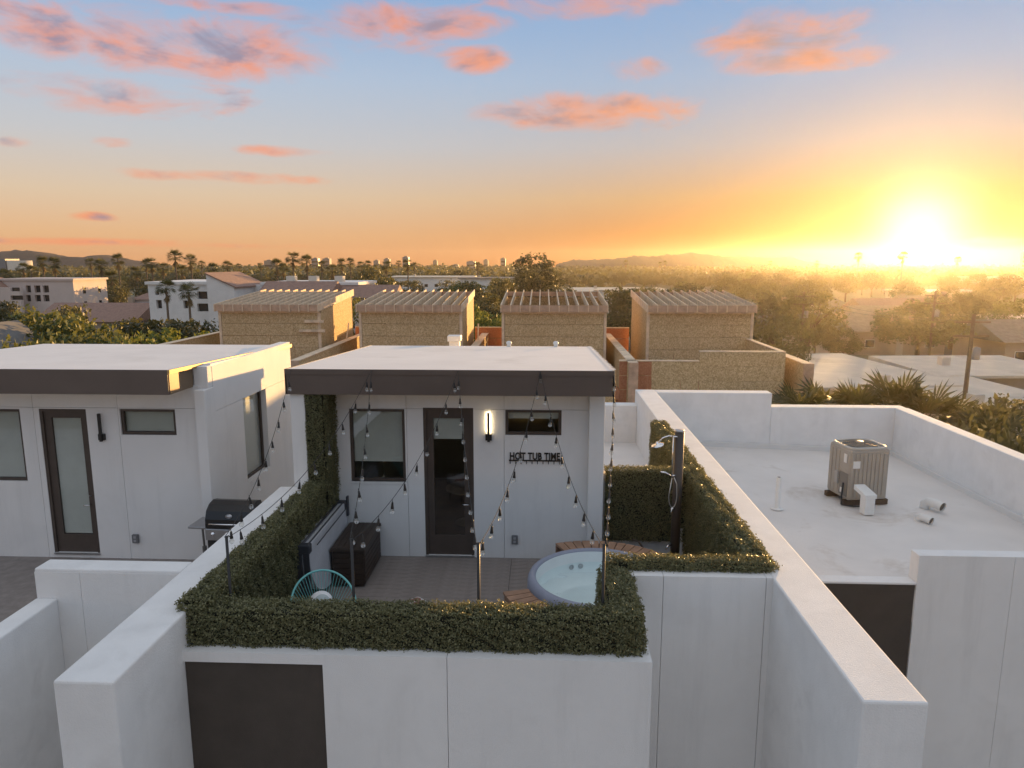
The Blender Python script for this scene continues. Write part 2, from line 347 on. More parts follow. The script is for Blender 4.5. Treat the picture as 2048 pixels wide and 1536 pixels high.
# ------------------------------------------------------------------ townhouse with the hot tub deck
blind_m = mat('blind_slats', (.74, .75, .73), .6, .04, 5)
interior_m = mat('interior_plaster', (.55, .46, .37), .9, .1, 1)
woodfloor_m = mat('interior_floor', (.16, .09, .05), .5, .25, 3)
caulk_m = mat('roof_edge_strip', (.70, .69, .67), .6)
ZP = 1.485
th = thing('townhouse', 'white stucco townhouse with hedged roof deck and flat roofed room facing it', 'townhouse', (0, 7, G))
th_off = Vector((0, 7, G))
def P(mb, name, m, parent, smooth=False, kind=None, label=None):
    """build in world coordinates, then hang under a thing whose empty sits at its base"""
    o = mb.build(name, m, None, smooth, kind)
    root = parent; off = Vector()
    while root is not None: off += Vector(root.location); root = root.parent
    o.location = -off if off.length else (0, 0, 0)
    o.parent = parent
    if label: o['label'] = label
    return o
def Ps(mb, name, m, part, smooth=False, kind=None):
    """sub-part: its part carries the offset already"""
    o = mb.build(name, m, part, smooth, kind); return o
# lower body under the deck
P(wall([-3.79, 1.164], [G, ZP - .385], 6.8, 7.2, holes=[(-3.79, -2.29, G, .985)], jx=(-.97,)), 'facade_wall', stucco, th)
P(B(-3.786, -2.294, 6.83, 7.15, G, .981), 'facade_panel', brown_panel, th, label='dark brown panel set in the white facade')
P(B(-2.29, 1.16, 6.86, 7.1, G, .98), 'backing', stucco, th)
P(B(-3.786, 1.16, 7.2, 7.21, G, -.3), 'inner_lining', stucco, th)
P(wall([.764, 1.164], [G, 1.1], 7.2, 8.03), 'bay_side_wall', stucco, th)
P(wall([1.0, 2.755], [G, ZP], 8.03, 8.33, jx=(1.47, 2.68)), 'recess_wall', stucco, th)
P(B(1.0, 2.75, 8.06, 8.2, G, 1.4), 'backing', stucco, th)
# the deck, plank by plank
dk = P(B(-3.79, .764, 7.2, 12.4, -.30, -.032).box(.764, 2.755, 8.33, 12.4, -.30, -.034), 'deck', deck_m, th)
pm = {}
def plank(x0, x1, y):
    k = (x0, x1)
    if k not in pm:
        me = B(x0, x1, 0, .139, -.026, 0, bev=.004).mesh('plank'); me.materials.append(deck_m); pm[k] = me
    o = link('plank', pm[k], dk); o.location = (0, y, random.uniform(-.0015, .0015)); return o
y = 7.2
while y < 11.84:
    if y < 8.32: plank(-3.79, .764, y)
    else: plank(-3.79, -.51, y); plank(-.505, 2.755, y)
    y += .1425
# party walls (one on each side), their tops slightly weathered
for x0, x1, nm in ((-4.35, -3.79, 'party_wall'), (2.755, 3.31, 'party_wall')):
    ye = 11.24 if x0 < 0 else 20.75
    P(B(x0, x1, 5.63, ye, G, ZP, bev=.022), nm, stucco_top, th)
P(B(-4.35, -3.79, 17.2, 20.75, G, ZP, bev=.02), 'party_wall', stucco_top, th)
P(B(1.1, 2.755, 20.25, 20.7, G, 1.1, bev=.015), 'rear_parapet', stucco_top, th)
P(B(-3.79, 1.1, 20.25, 20.7, G, 1.1), 'rear_parapet', stucco_top, th)
P(B(1.1, 2.755, 12.35, 20.25, -.3, -.01), 'side_roof', roofcoat, th)
P(B(-3.79, 1.1, 16.95, 20.25, -.3, -.01), 'rear_roof', roofcoat, th)
P(B(1.1, 2.755, 12.62, 12.8, 0, .62, bev=.01), 'low_curb', stucco_top, th)
# rooftop room
WY = 11.9
door_h = (-2.04, -1.17, .03, 2.71); w1 = (-3.33, -2.36, 1.38, 2.68); w2 = (-.62, .345, 2.24, 2.685)
P(wall([-3.9, 1.06], [0, 3.1], WY, WY + .2, holes=[door_h, w1, w2], jx=(-2.33, -.64), jz=(2.69,)), 'front_wall', stucco, th)
P(wall([-3.88, 1.04], [0, 3.1], WY + .1, WY + .19, holes=[door_h, w1, w2]), 'wall_backing', stucco, th)
P(B(.80, 1.06, 11.68, 11.9, 0, 3.07, bev=.012), 'corner_pier', stucco, th)
P(B(-4.11, -3.87, 11.24, 16.9, 0, 3.07, bev=.012), 'side_wall', stucco, th)
P(B(.9, 1.06, 12.1, 16.9, 0, 3.02), 'side_wall', stucco, th)
P(B(-3.87, .9, 16.7, 16.9, 0, 3.0), 'back_wall', stucco, th)
roof = MB().hexa([(-4.13, 11.22), (1.13, 11.22), (1.13, 16.95), (-4.13, 16.95)], [3.09, 3.09, 3.02, 3.02], [3.468, 3.468, 3.19, 3.19])
P(roof, 'roof', roofcoat, th)
fas = P(B(-4.15, 1.15, 11.19, 11.22, 3.06, 3.472), 'fascia', fascia_m, th)
Ps(B(-4.15, 1.15, 11.18, 11.19, 3.39, 3.476), 'drip_edge', fascia_m, fas)
for xa, xb in ((-4.16, -4.13), (1.13, 1.16)):
    Ps(MB().hexa([(xa, 11.19), (xb, 11.19), (xb, 16.96), (xa, 16.96)], [3.06, 3.06, 3.0, 3.0], [3.474, 3.474, 3.195, 3.195]), 'roof_edge', flash_m if xa > 0 else fascia_m, fas)
ragged = MB()
for k in range(26):
    yy = 11.35 + k * .215; zz = 3.470 - (yy - 11.2) * .0487
    ragged.quad((1.10, yy, zz + .006), (1.175 + random.uniform(0, .035), yy + .02, zz + .007), (1.17 + random.uniform(0, .03), yy + .14, zz), (1.10, yy + .2, zz))
Ps(ragged, 'coating_lip', roofcoat, fas)
def window(parent, x0, x1, z0, z1, y, blind_to, name='window', fw=.05, fm=door_m, dep=.09):
    f = MB()
    for a in ((x0, x1, z0, z0 + fw), (x0, x1, z1 - fw, z1), (x0, x0 + fw, z0 + fw, z1 - fw), (x1 - fw, x1, z0 + fw, z1 - fw)):
        f.box(a[0], a[1], y + .03, y + dep, a[2], a[3])
    w = P(f, name, fm, parent)
    Ps(B(x0 + fw, x1 - fw, y + .055, y + .061, z0 + fw, z1 - fw), 'pane', win_glass, w)
    sl = MB(); zz = z1 - fw - .02
    while zz > blind_to:
        sl.quad((x0 + fw, y + .118, zz), (x1 - fw, y + .118, zz), (x1 - fw, y + .10, zz - .024), (x0 + fw, y + .10, zz - .024)); zz -= .0255
    b = Ps(sl, 'blind', blind_m, w, kind='stuff')
    return w
window(th, *w1, WY, w1[2] + .34); window(th, *w2, WY, w2[3] - .17)
P(B(w1[0] - .01, w1[1] + .02, WY - .018, WY + .05, w1[2] - .035, w1[2]), 'window_sill', stucco, th)
def door(parent, x0, x1, z0, z1, y, blind_to, gx, gz, handle_z=.98):
    f = MB().box(x0, gx[0], y + .04, y + .09, z0, z1).box(gx[1], x1, y + .04, y + .09, z0, z1).box(gx[0], gx[1], y + .04, y + .09, z0, gz[0]).box(gx[0], gx[1], y + .04, y + .09, gz[1], z1)
    f.box(x0, x0 + .05, y + .01, y + .04, z0, z1).box(x1 - .05, x1, y + .01, y + .04, z0, z1).box(x0 + .05, x1 - .05, y + .01, y + .04, z1 - .05, z1)
    d = P(f, 'door', door_m, parent)
    Ps(B(gx[0], gx[1], y + .06, y + .066, gz[0], gz[1]), 'pane', win_glass, d)
    if blind_to < gz[1]:
        sl = MB(); zz = gz[1] - .01
        while zz > blind_to:
            sl.quad((gx[0], y + .084, zz), (gx[1], y + .084, zz), (gx[1], y + .07, zz - .020), (gx[0], y + .07, zz - .020)); zz -= .0215
        Ps(sl, 'blind', blind_m, d, kind='stuff')
    Ps(MB().tube([(x1 - .10, y + .04, handle_z), (x1 - .10, y - .02, handle_z), (x1 - .20, y - .025, handle_z)], .011, 8), 'handle', chrome, d, True)
    Ps(MB().lathe([(0, -.006), (.026, -.006), (.026, .006), (0, .006)], (0, 0, 0), 14), 'deadbolt', steel, d).location = (x1 - .10, y + .035, handle_z + .16)
    Ps(B(x0, x1, y - .03, y + .1, z0 - .028, z0 - .004), 'threshold', steel, d)
    return d
door(th, *door_h, WY, 2.15, (-1.87, -1.34), (.40, 2.52))
room = MB().quad((-3.8, 12.15, .01), (.88, 12.15, .01), (.88, 16.6, .01), (-3.8, 16.6, .01))
P(room, 'interior_floor', woodfloor_m, th)
P(MB().quad((-3.8, 16.5, 0), (.88, 16.5, 0), (.88, 16.5, 3), (-3.8, 16.5, 3)).quad((-3.8, 12.12, 3.0), (.88, 12.12, 3.0), (.88, 16.6, 3.0), (-3.8, 16.6, 3.0)), 'interior_lining', interior_m, th)
tb = MB().lathe([(0, .72), (.45, .72), (.45, .75), (0, .75)], (-1.45, 13.6, 0), 24).tube([(-1.45, 13.6, 0), (-1.45, 13.6, .72)], .04, 8).lathe([(.0, 0.02), (.28, .02), (.05, .06)], (-1.45, 13.6, 0), 18)
tag(tb.build('round_table', mat('pale_wood', (.35, .25, .15), .5, .2, 5)), 'round pale wood pedestal table seen dimly through the glazed door of the hedged deck', 'table')
fr = B(-.55, -.15, 16.40, 16.47, 1.55, 2.15).build('picture', mat('ochre_picture', (.45, .27, .05), .7, .5, 6))
tag(fr, 'ochre picture on the inner wall of the room beside the hot tub', 'picture')
# wall lamp, outlet, coat rack
def sconce(x, y, z0, z1, lit, label):
    o = thing('wall_lamp', label, 'lamp', (x, y, z0))
    P(B(x - .055, x + .055, y - .05, y, z0, z0 + .11, bev=.006), 'mount', black_m, o)
    P(B(x - .022, x + .022, y - .075, y - .032, z0 - .02, z1, bev=.004), 'bar', black_m, o)
    lm = emit('lamp_glow', (1.0, .78, .45), 13.0) if lit else white_m
    P(B(x - .016, x + .016, y - .031, y - .022, z0 + .12, z1 - .01), 'diffuser', lm, o)
    return o
sconce(-.905, WY, 2.15, 2.64, True, 'black bar wall lamp glowing warmly beside the glazed door')
def outlet(x, y, z, label):
    o = thing('outlet_box', label, 'outlet', (x, y, z))
    P(B(x - .055, x + .055, y - .05, y, z - .08, z + .08, bev=.012), 'cover', mat('outlet_grey', (.16, .16, .165), .5), o)
    for dz in (-.032, .032): P(B(x - .022, x + .022, y - .056, y - .049, z + dz - .02, z + dz + .02, bev=.003), 'socket', mat('socket_grey', (.35, .35, .36), .5), o)
outlet(-.455, WY, .355, 'grey weatherproof outlet box on the wall under the hot tub sign')
def text_mesh(body, size, ext, offset=0.0):
    c = bpy.data.curves.new('lettering', 'FONT'); c.body = body; c.size = size; c.extrude = ext; c.align_x = 'LEFT'; c.offset = offset; c.space_character = 1.05
    o = bpy.data.objects.new('tmp', c); col.objects.link(o); dg = bpy.context.evaluated_depsgraph_get()
    me = bpy.data.meshes.new_from_object(o.evaluated_get(dg)); bpy.data.objects.remove(o); return me
rack = thing('coat_rack', 'black metal rack reading HOT TUB TIME with a row of hooks', 'coat rack', (-.546, WY, 1.74))
tm = text_mesh('HOT TUB TIME', .165, .009, .0045); tm.materials.clear(); tm.materials.append(black_m)
co = np.array([v.co[:] for v in tm.vertices]); wdt = co[:, 0].max() - co[:, 0].min()
t = link('lettering', tm, rack); t.rotation_euler = (math.pi / 2, 0, 0); t.scale = (.868 / wdt, 1.05, 1); t.location = (0, -.012, .074)
P(B(-.556, .338, WY - .02, WY - .004, 1.782, 1.806), 'rail', black_m, rack)
hk = MB().tube([(0, -.004, .045), (0, -.012, 0), (0, -.04, -.012), (0, -.05, .012)], .007, 6).mesh('hook'); hk.materials.append(black_m)
for k in range(10): link('hook', hk, rack, loc=(.012 + k * .0945, -.006, .018))

# ------------------------------------------------------------------ artificial hedges
LEAF = .0125
def hedge(label, boxes, faces, name='boxwood_hedge', dens=10500):
    """boxes: solid dark backing; faces: (origin, edge u, edge v, outward normal, density factor)"""
    o = thing(name, label, 'hedge', (boxes[0][0], boxes[0][2], boxes[0][4]), 0, None)
    mb = MB()
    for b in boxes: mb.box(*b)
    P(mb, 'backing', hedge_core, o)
    V = []
    for og, u, v, n, df in faces:
        u, v, n, og = map(np.array, (u, v, n, og)); A = np.linalg.norm(u) * np.linalg.norm(v); c = int(A * dens * df)
        a, b = rng.random((c, 1)), rng.random((c, 1))
        lump = .018 * np.sin(a * np.linalg.norm(u) * 9 + 1.3) * np.sin(b * np.linalg.norm(v) * 11 + .4) + .012 * np.sin(a * np.linalg.norm(u) * 27 + b * 19)
        p = og + a * u + b * v + n * (lump + rng.normal(size=(c, 1)) * .016 + .018)
        V.append(leaf_quads(p, np.repeat(n[None].astype(float), c, 0), LEAF, .6, 1.1))
    me = quads_mesh('leaves', np.concatenate(V), hedge_leaf); l = link('leaves', me, o, 'stuff'); l.location = -Vector(o.location)
    return o
HZ = 1.47
hedge('long low boxwood hedge on the front parapet of the deck',
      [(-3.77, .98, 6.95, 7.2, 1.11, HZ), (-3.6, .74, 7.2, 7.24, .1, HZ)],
      [((-3.79, 6.95, 1.09), (4.83, 0, 0), (0, 0, HZ - 1.09), (0, -1, 0), 1.25), ((-3.79, 6.93, HZ), (4.83, 0, 0), (0, .33, 0), (0, 0, 1), 1.2), ((-3.6, 7.25, .1), (4.4, 0, 0), (0, 0, HZ - .1), (0, 1, 0), .45),
       ((-3.79, 6.95, 1.1), (0, .27, 0), (0, 0, HZ - 1.1), (-1, 0, 0), 1)])
hedge('boxwood hedge covering the party wall behind the teal chair',
      [(-3.86, -3.60, 7.05, 11.2, 1.49, 1.55), (-3.788, -3.62, 7.25, 11.2, .02, 1.52)],
      [((-3.60, 7.2, .05), (0, 4.0, 0), (0, 0, 1.5), (1, 0, 0), 1.0), ((-3.88, 6.98, 1.55), (.3, 0, 0), (0, 4.2, 0), (0, 0, 1), 1.2), ((-3.87, 6.98, 1.48), (0, 4.2, 0), (0, 0, .08), (-1, 0, 0), 1.3), ((-3.59, 7.0, 1.42), (0, 4.2, 0), (0, 0, .15), (1, 0, 0), 1.2), ((-3.88, 6.98, 1.42), (.3, 0, 0), (0, 0, .14), (0, -1, 0), 1.2)])
hedge('tall boxwood panel under the roof overhang beside the window',
      [(-3.865, -3.60, 11.27, 11.89, .02, 3.05)],
      [((-3.58, 11.25, .05), (0, .65, 0), (0, 0, 3.0), (1, 0, 0), .9), ((-3.865, 11.26, .05), (.28, 0, 0), (0, 0, 3.0), (0, -1, 0), 1.1)])
hedge('short boxwood hedge on the side of the projecting bay by the hot tub',
      [(.83, 1.05, 6.97, 8.25, 1.11, 1.49), (.76, .80, 7.25, 8.3, .1, 1.45)],
      [((1.07, 6.95, 1.09), (0, 1.25, 0), (0, 0, .40), (1, 0, 0), 1.2), ((.76, 6.93, 1.5), (.31, 0, 0), (0, 1.4, 0), (0, 0, 1), 1.25), ((.74, 7.25, .1), (0, 1.1, 0), (0, 0, 1.38), (-1, 0, 0), .7), ((.80, 6.94, 1.09), (.27, 0, 0), (0, 0, .4), (0, -1, 0), 1.25)])
hedge('low boxwood strip along the recessed parapet behind the hot tub surround',
      [(.9, 2.76, 8.2, 8.4, 1.49, 1.565), (.8, 2.6, 8.34, 8.40, .1, 1.5)],
      [((.80, 8.18, 1.57), (1.98, 0, 0), (0, .24, 0), (0, 0, 1), 1.3), ((1.06, 8.19, 1.49), (1.72, 0, 0), (0, 0, .09), (0, -1, 0), 1.3), ((.8, 8.42, .1), (1.9, 0, 0), (0, 0, 1.42), (0, 1, 0), .45)])
hedge('long boxwood hedge covering the party wall behind the outdoor shower',
      [(2.60, 2.753, 8.35, 16.3, .02, 1.47), (2.58, 2.82, 8.25, 16.2, 1.488, 1.53)],
      [((2.58, 8.4, .05), (0, 3.75, 0), (0, 0, 1.45), (-1, 0, 0), 1.0), ((2.58, 12.4, .05), (0, 3.95, 0), (0, 0, 1.45), (-1, 0, 0), .8), ((2.57, 8.25, 1.53), (.28, 0, 0), (0, 8.0, 0), (0, 0, 1), 1.05), ((2.85, 8.25, 1.485), (0, 8.0, 0), (0, 0, .07), (1, 0, 0), 1), ((2.57, 8.25, 1.43), (0, 8.0, 0), (0, 0, .12), (-1, 0, 0), 1.2), ((2.57, 8.23, 1.45), (.28, 0, 0), (0, 0, .1), (0, -1, 0), 1.2)])
sw = B(1.1, 2.6, 12.16, 12.34, 0, 1.5, bev=.01); P(sw, 'screen_wall', stucco, th)
hedge('boxwood panel on the screen wall between the hot tub and the passage',
      [(1.14, 2.57, 12.06, 12.155, .30, 1.55)],
      [((1.12, 12.05, .30), (1.45, 0, 0), (0, 0, 1.27), (0, -1, 0), 1.0), ((1.12, 12.03, 1.56), (1.47, 0, 0), (0, .3, 0), (0, 0, 1), 1.2)])

# ------------------------------------------------------------------ neighbouring townhouse with the grill
tl = thing('townhouse', 'white stucco townhouse with a bare roof deck, brown eave and a grill outside', 'townhouse', (-7.5, 8, G))
LY = 11.6
ld = (-8.63, -7.80, .09, 2.695); lw0 = (-9.95, -8.97, 1.40, 2.685); lw2 = (-7.21, -6.24, 2.25, 2.705)
P(wall([-11.2, -5.8], [0, 3.12], LY, LY + .2, holes=[ld, lw0, lw2], jx=(-8.73, -7.24), jz=(2.72,)), 'front_wall', stucco, tl)
P(wall([-11.2, -5.82], [0, 3.12], LY + .1, LY + .19, holes=[ld, lw0, lw2]), 'wall_backing', stucco, tl)
P(B(-5.8, -5.62, 11.42, 11.8, 0, 3.07, bev=.012), 'corner_pier', stucco, tl)
sh = (12.95, 14.08, .98, 2.63)
P(wall([11.8, 15.6], [0, 3.42], -5.86, -5.64, holes=[sh], jz=(2.63,), axis='y'), 'side_wall', stucco, tl)
fm = MB()
for a in ((sh[0], sh[1], sh[2], sh[2] + .05), (sh[0], sh[1], sh[3] - .05, sh[3]), (sh[0], sh[0] + .05, sh[2] + .05, sh[3] - .05), (sh[1] - .05, sh[1], sh[2] + .05, sh[3] - .05)): fm.box(-5.80, -5.75, a[0], a[1], a[2], a[3])
sw_ = P(fm, 'window', door_m, tl); Ps(B(-5.78, -5.774, sh[0] + .05, sh[1] - .05, sh[2] + .05, sh[3] - .05), 'pane', win_glass, sw_)
Ps(MB().quad((-5.83, sh[0], sh[2]), (-5.83, sh[1], sh[2]), (-5.83, sh[1], sh[3]), (-5.83, sh[0], sh[3])), 'blind', blind_m, sw_)
P(MB().hexa([(-11.3, 10.86), (-5.9, 10.86), (-5.9, 11.8), (-11.3, 11.8)], [3.12] * 4, [3.49, 3.49, 3.46, 3.46]).hexa([(-11.3, 11.8), (-5.66, 11.8), (-5.66, 15.6), (-11.3, 15.6)], [3.13] * 4, [3.46, 3.46, 3.35, 3.35]), 'roof', roofcoat, tl)
P(B(-5.885, -5.645, 11.63, 11.798, 3.072, 3.44, bev=.008), 'corner_pier', stucco, tl)
lf = P(B(-11.3, -5.9, 10.83, 10.86, 3.10, 3.497), 'fascia', fascia_m, tl)
Ps(B(-5.93, -5.89, 10.86, 11.62, 3.10, 3.44), 'side_fascia', mat('bronze_fascia', (.20, .14, .085), .38, .1, 4, metal=.3), lf)
Ps(MB().hexa([(-5.9, 10.83), (-5.86, 10.83), (-5.60, 15.62), (-5.66, 15.62)], [3.44, 3.44, 3.30, 3.30], [3.50, 3.50, 3.37, 3.37]), 'roof_edge', mat('brass_edge', (.50, .36, .17), .35, .1, 3, metal=.5), lf)
window(tl, *lw0, LY, lw0[2] + .06); window(tl, *lw2, LY, lw2[2] + .06)
door(tl, *ld, LY, .44, (-8.45, -7.93), (.42, 2.53))
P(MB().quad((-11, 12.1, 0), (-5.9, 12.1, 0), (-5.9, 12.1, 3), (-11, 12.1, 3)), 'interior_lining', interior_m, tl)
P(B(-11.2, -4.36, 8.0, 11.6, -.3, 0), 'deck', deck_m, tl)
P(B(-4.352, -5.64, 11.6, 20, -.3, -.01), 'side_roof', roofcoat, tl)
P(B(-6.19, -4.352, 7.93, 8.22, G, ZP - .003, bev=.02), 'recess_wall', stucco_top, tl)
P(wall([-6.185, -4.355], [G, 1.44], 7.924, 7.934, jx=(-5.62,)), 'wall_skin', stucco, tl)
P(B(-6.2, -5.93, 4.6, 7.93, G, 1.1, bev=.02), 'bay_side_wall', stucco_top, tl)
sconce(-7.545, LY, 2.16, 2.63, False, 'unlit black bar wall lamp beside the blind covered door')
outlet(-7.12, LY, .38, 'grey weatherproof outlet box on the wall near the grill')

# ------------------------------------------------------------------ neighbouring townhouse with the service roof
service_roof = mat('service_roof_coating', (.72, .68, .64), .6, .06, .8, .2, 24, spec=.35, stain=((.42, .34, .26), .5, .75))
tr_ = thing('townhouse', 'white townhouse with a flat coated service roof and perimeter parapet', 'townhouse', (7, 11, G))
P(MB().hexa([(3.31, 11.02), (10.1, 11.02), (10.1, 20.3), (3.31, 20.3)], [-.6] * 4, [0, -.12, -.25, -.02]), 'roof', service_roof, tr_)
P(B(3.31, 6.6, 20.3, 20.75, G, ZP - .004, bev=.02), 'rear_parapet', stucco_top, tr_)
P(B(6.6, 10.42, 20.3, 20.72, G, 1.08, bev=.02), 'rear_parapet', stucco_top, tr_)
P(B(10.08, 10.45, 11.0, 20.3, G, 1.085, bev=.02), 'side_parapet', stucco_top, tr_)
P(MB().hexa([(3.32, 20.18), (10.07, 20.18), (10.07, 20.29), (3.32, 20.29)], [-.06, -.32, -.32, -.06], [.11, -.13, -.13, .11]), 'cove_strip', caulk_m, tr_)
P(MB().hexa([(9.97, 11.3), (10.075, 11.3), (10.075, 20.17), (9.97, 20.17)], [-.2, -.2, -.32, -.32], [.0, .0, -.13, -.13]), 'cove_strip', caulk_m, tr_)
P(B(3.31, 6.055, 11.0, 11.24, .045, .085, bev=.01), 'roof_curb', stucco_top, tr_)
P(B(3.31, 6.04, 11.015, 11.3, G, .042), 'facade_panel', brown_panel, tr_, label='dark brown panel under the roof edge')
P(wall([6.055, 10.5], [G, .55], 11.0, 11.02, jx=(7.55,)), 'front_wall', stucco, tr_)
P(B(6.055, 10.45, 11.021, 11.27, G, .549, bev=.015), 'front_parapet', stucco_top, tr_)

# ------------------------------------------------------------------ string lights and poles
wire_m = mat('cable_black', (.02, .018, .016), .6)
POLES = [(-3.49, 7.36, 2.17, 'in the corner of the two hedges'), (-2.08, 7.34, 2.17, 'nearest to the teal string chair'), (-.68, 7.34, 2.15, 'in front of the glazed door'), (.69, 7.34, 2.16, 'beside the hot tub')]
for x, y_, zt, w_ in POLES:
    p = thing('light_pole', 'thin black post for string lights standing ' + w_, 'post', (x, y_, 0))
    P(MB().tube([(x, y_, 0), (x, y_, zt)], .017, 8), 'post', black_m, p, True)
    P(MB().tube([(x - .02, y_, zt - .01), (x + .03, y_ - .01, zt + .012), (x + .045, y_ + .02, zt - .02)], .006, 6), 'hook', black_m, p)
HOOKS = [(-4.04, 11.17, 3.46), (-2.73, 11.17, 3.47), (-1.335, 11.17, 3.47), (-.02, 11.17, 3.47), (1.165, 11.17, 3.46)]
sock = MB().lathe([(.0, .075), (.008, .075), (.013, .06), (.016, .02), (.021, -.004), (.021, -.014), (0, -.014)], seg=8).mesh('socket', True); sock.materials.append(black_m)
blb = MB().lathe([(.013, -.012), (.022, -.026), (.028, -.044), (.029, -.054), (.026, -.068), (.017, -.08), (0, -.086)], seg=12).mesh('bulb', True); blb.materials.append(bulb_glass)
def strand(a, b, sag, n, label, ph=.55):
    a, b = Vector(a), Vector(b); o = thing('string_light', label, 'string light', a, 0, None)
    pts = []
    for i in range(41):
        t = i / 40; p = a.lerp(b, t); p.z -= sag * 4 * t * (1 - t); pts.append(p)
    P(MB().tube(pts, .0042, 5), 'wire', wire_m, o)
    for k in range(n):
        t = (k + ph) / n; p = a.lerp(b, t); p.z -= sag * 4 * t * (1 - t)
        q = link('bulb', blb, o, loc=p - a - Vector((0, 0, .105)), rot=(random.uniform(-.12, .12), random.uniform(-.12, .12), 0))
        s = link('socket', sock, q)
        dr = MB().tube([(0, 0, .07), (0, 0, .105)], .004, 5).build('lead', wire_m, q)
ST = [(0, 0, 9, .30, 'from hedge corner post up to the eave end by the neighbour'), (0, 1, 9, .34, 'from hedge corner post across the tall hedge panel'), (1, 1, 8, .26, 'rising past the blind covered window beside the storage box'),
      (1, 2, 9, .34, 'from the chair post crossing to the eave above the door'), (2, 2, 10, .24, 'rising along the edge of the glazed door'), (2, 3, 9, .32, 'from the door post crossing the lettered rack'),
      (3, 3, 9, .32, 'from the hot tub post up over the small window'), (3, 4, 11, .22, 'from the hot tub post up to the eave corner')]
for pi, hi, n, sg, lb in ST:
    p = POLES[pi]; h = HOOKS[hi]; dx = -.02 if h[0] < p[0] else .02
    strand((p[0] + dx, p[1], p[2] - .01), h, sg, n, 'string of clear bulbs ' + lb, .25 if (pi, hi) == (2, 3) else .98 if (pi, hi) == (3, 3) else .55)

# ------------------------------------------------------------------ hot tub with timber surround
TX, TY = .85, 9.76
ht = thing('hot_tub', 'round slate blue hot tub filled with pale water', 'hot tub', (TX, TY, 0))
def TL(prof, name, m, parent=ht, seg=64): 
    o = MB().lathe(prof, (0, 0, 0), seg).build(name, m, parent, True); return o
tubskin = mat('tub_vinyl', (.30, .32, .40), .5, .08, 3, .05, 30)
tubin = mat('tub_liner', (.88, .92, .92), .3, .03, 3)
TL([(.98, 0), (1.015, .06), (1.03, .3), (1.04, .5), (1.035, .62), (1.01, .68), (.965, .705), (.925, .69), (.915, .66)], 'shell', tubskin)
TL([(.915, .665), (.905, .60), (.90, .45), (.88, .30), (.62, .27), (.58, .24), (.55, .02), (0, .0)], 'liner', tubin)
wmb = MB()
for i in range(24):
    r0, r1 = .9 * i / 24, .9 * (i + 1) / 24
    for k in range(72):
        a0, a1 = 2 * math.pi * k / 72, 2 * math.pi * (k + 1) / 72
        zz = lambda r, a: .50 + .0022 * math.sin(r * 21 + 2 * math.cos(a * 3)) * math.sin(r * math.cos(a) * 17 + 1) + .0015 * math.sin(r * math.sin(a) * 29)
        wmb.quad(*[(r * math.cos(a), r * math.sin(a), zz(r, a)) for r, a in ((r0, a0), (r1, a0), (r1, a1), (r0, a1))])
wm = wmb.build('water', water_m, ht)
bmx = bmesh.new(); bmx.from_mesh(wm.data); bmesh.ops.remove_doubles(bmx, verts=bmx.verts, dist=1e-4); bmx.to_mesh(wm.data); bmx.free(); wm.data.shade_smooth()
sea = []
for k in range(30):
    a = R(205 + k * 7); rr = .52 + .10 * math.sin(k * .42); sea.append((rr * math.cos(a), rr * math.sin(a), .285))
P(MB().tube([(TX + x, TY + y_, z) for x, y_, z in sea], .045, 8), 'seat_edge', mat('tub_seat', (.48, .58, .60), .35), ht, True)
jet = MB().lathe([(.0, .012), (.014, .012), (.016, .004), (.036, .004), (.042, 0)], seg=14).mesh('jet', True); jet.materials.append(steel)
for a in (66, 76, 104, 114):
    q = link('jet', jet, ht, loc=(.885 * math.cos(R(a)), .885 * math.sin(R(a)), .44)); q.rotation_euler = Vector((-math.cos(R(a)), -math.sin(R(a)), 0)).to_track_quat('Z', 'Y').to_euler()
cedar = mat('surround_timber', (.34, .205, .135), .7, .25, 5, .15, 40, spec=.25)
def surround(a_from, a_to, label, zt, r0=1.06, r1=1.43, n=10):
    o = thing('tub_surround', label, 'tub step', (TX, TY, 0)); da = (a_to - a_from) / n
    for k in range(n):
        a, b = R(a_from + da * k + .35), R(a_from + da * (k + 1) - .35)
        pts = [(r0 * math.cos(a), r0 * math.sin(a)), (r1 * math.cos(a), r1 * math.sin(a)), (r1 * math.cos(b), r1 * math.sin(b)), (r0 * math.cos(b), r0 * math.sin(b))]
        MB().hexa(pts, [zt - .035] * 4, [zt] * 4).build('plank', cedar, o)
    fr_ = MB()
    for k in range(n):
        a, b = R(a_from + da * k), R(a_from + da * (k + 1)); q0, q1 = r1 - .05, r1 - .02
        fr_.hexa([(q0 * math.cos(a), q0 * math.sin(a)), (q1 * math.cos(a), q1 * math.sin(a)), (q1 * math.cos(b), q1 * math.sin(b)), (q0 * math.cos(b), q0 * math.sin(b))], [.02] * 4, [zt - .037] * 4)
    fr_.build('skirt', cedar, o)
surround(30, 116, 'curved timber bench wrapping the hot tub below the screen hedge', .65, r1=1.40, n=14)
surround(196, 252, 'curved timber step wrapping the hot tub next to the open deck', .60, n=9)
surround(195, 214, 'lower timber tread against the hot tub step', .26, 1.45, 1.62, n=3)

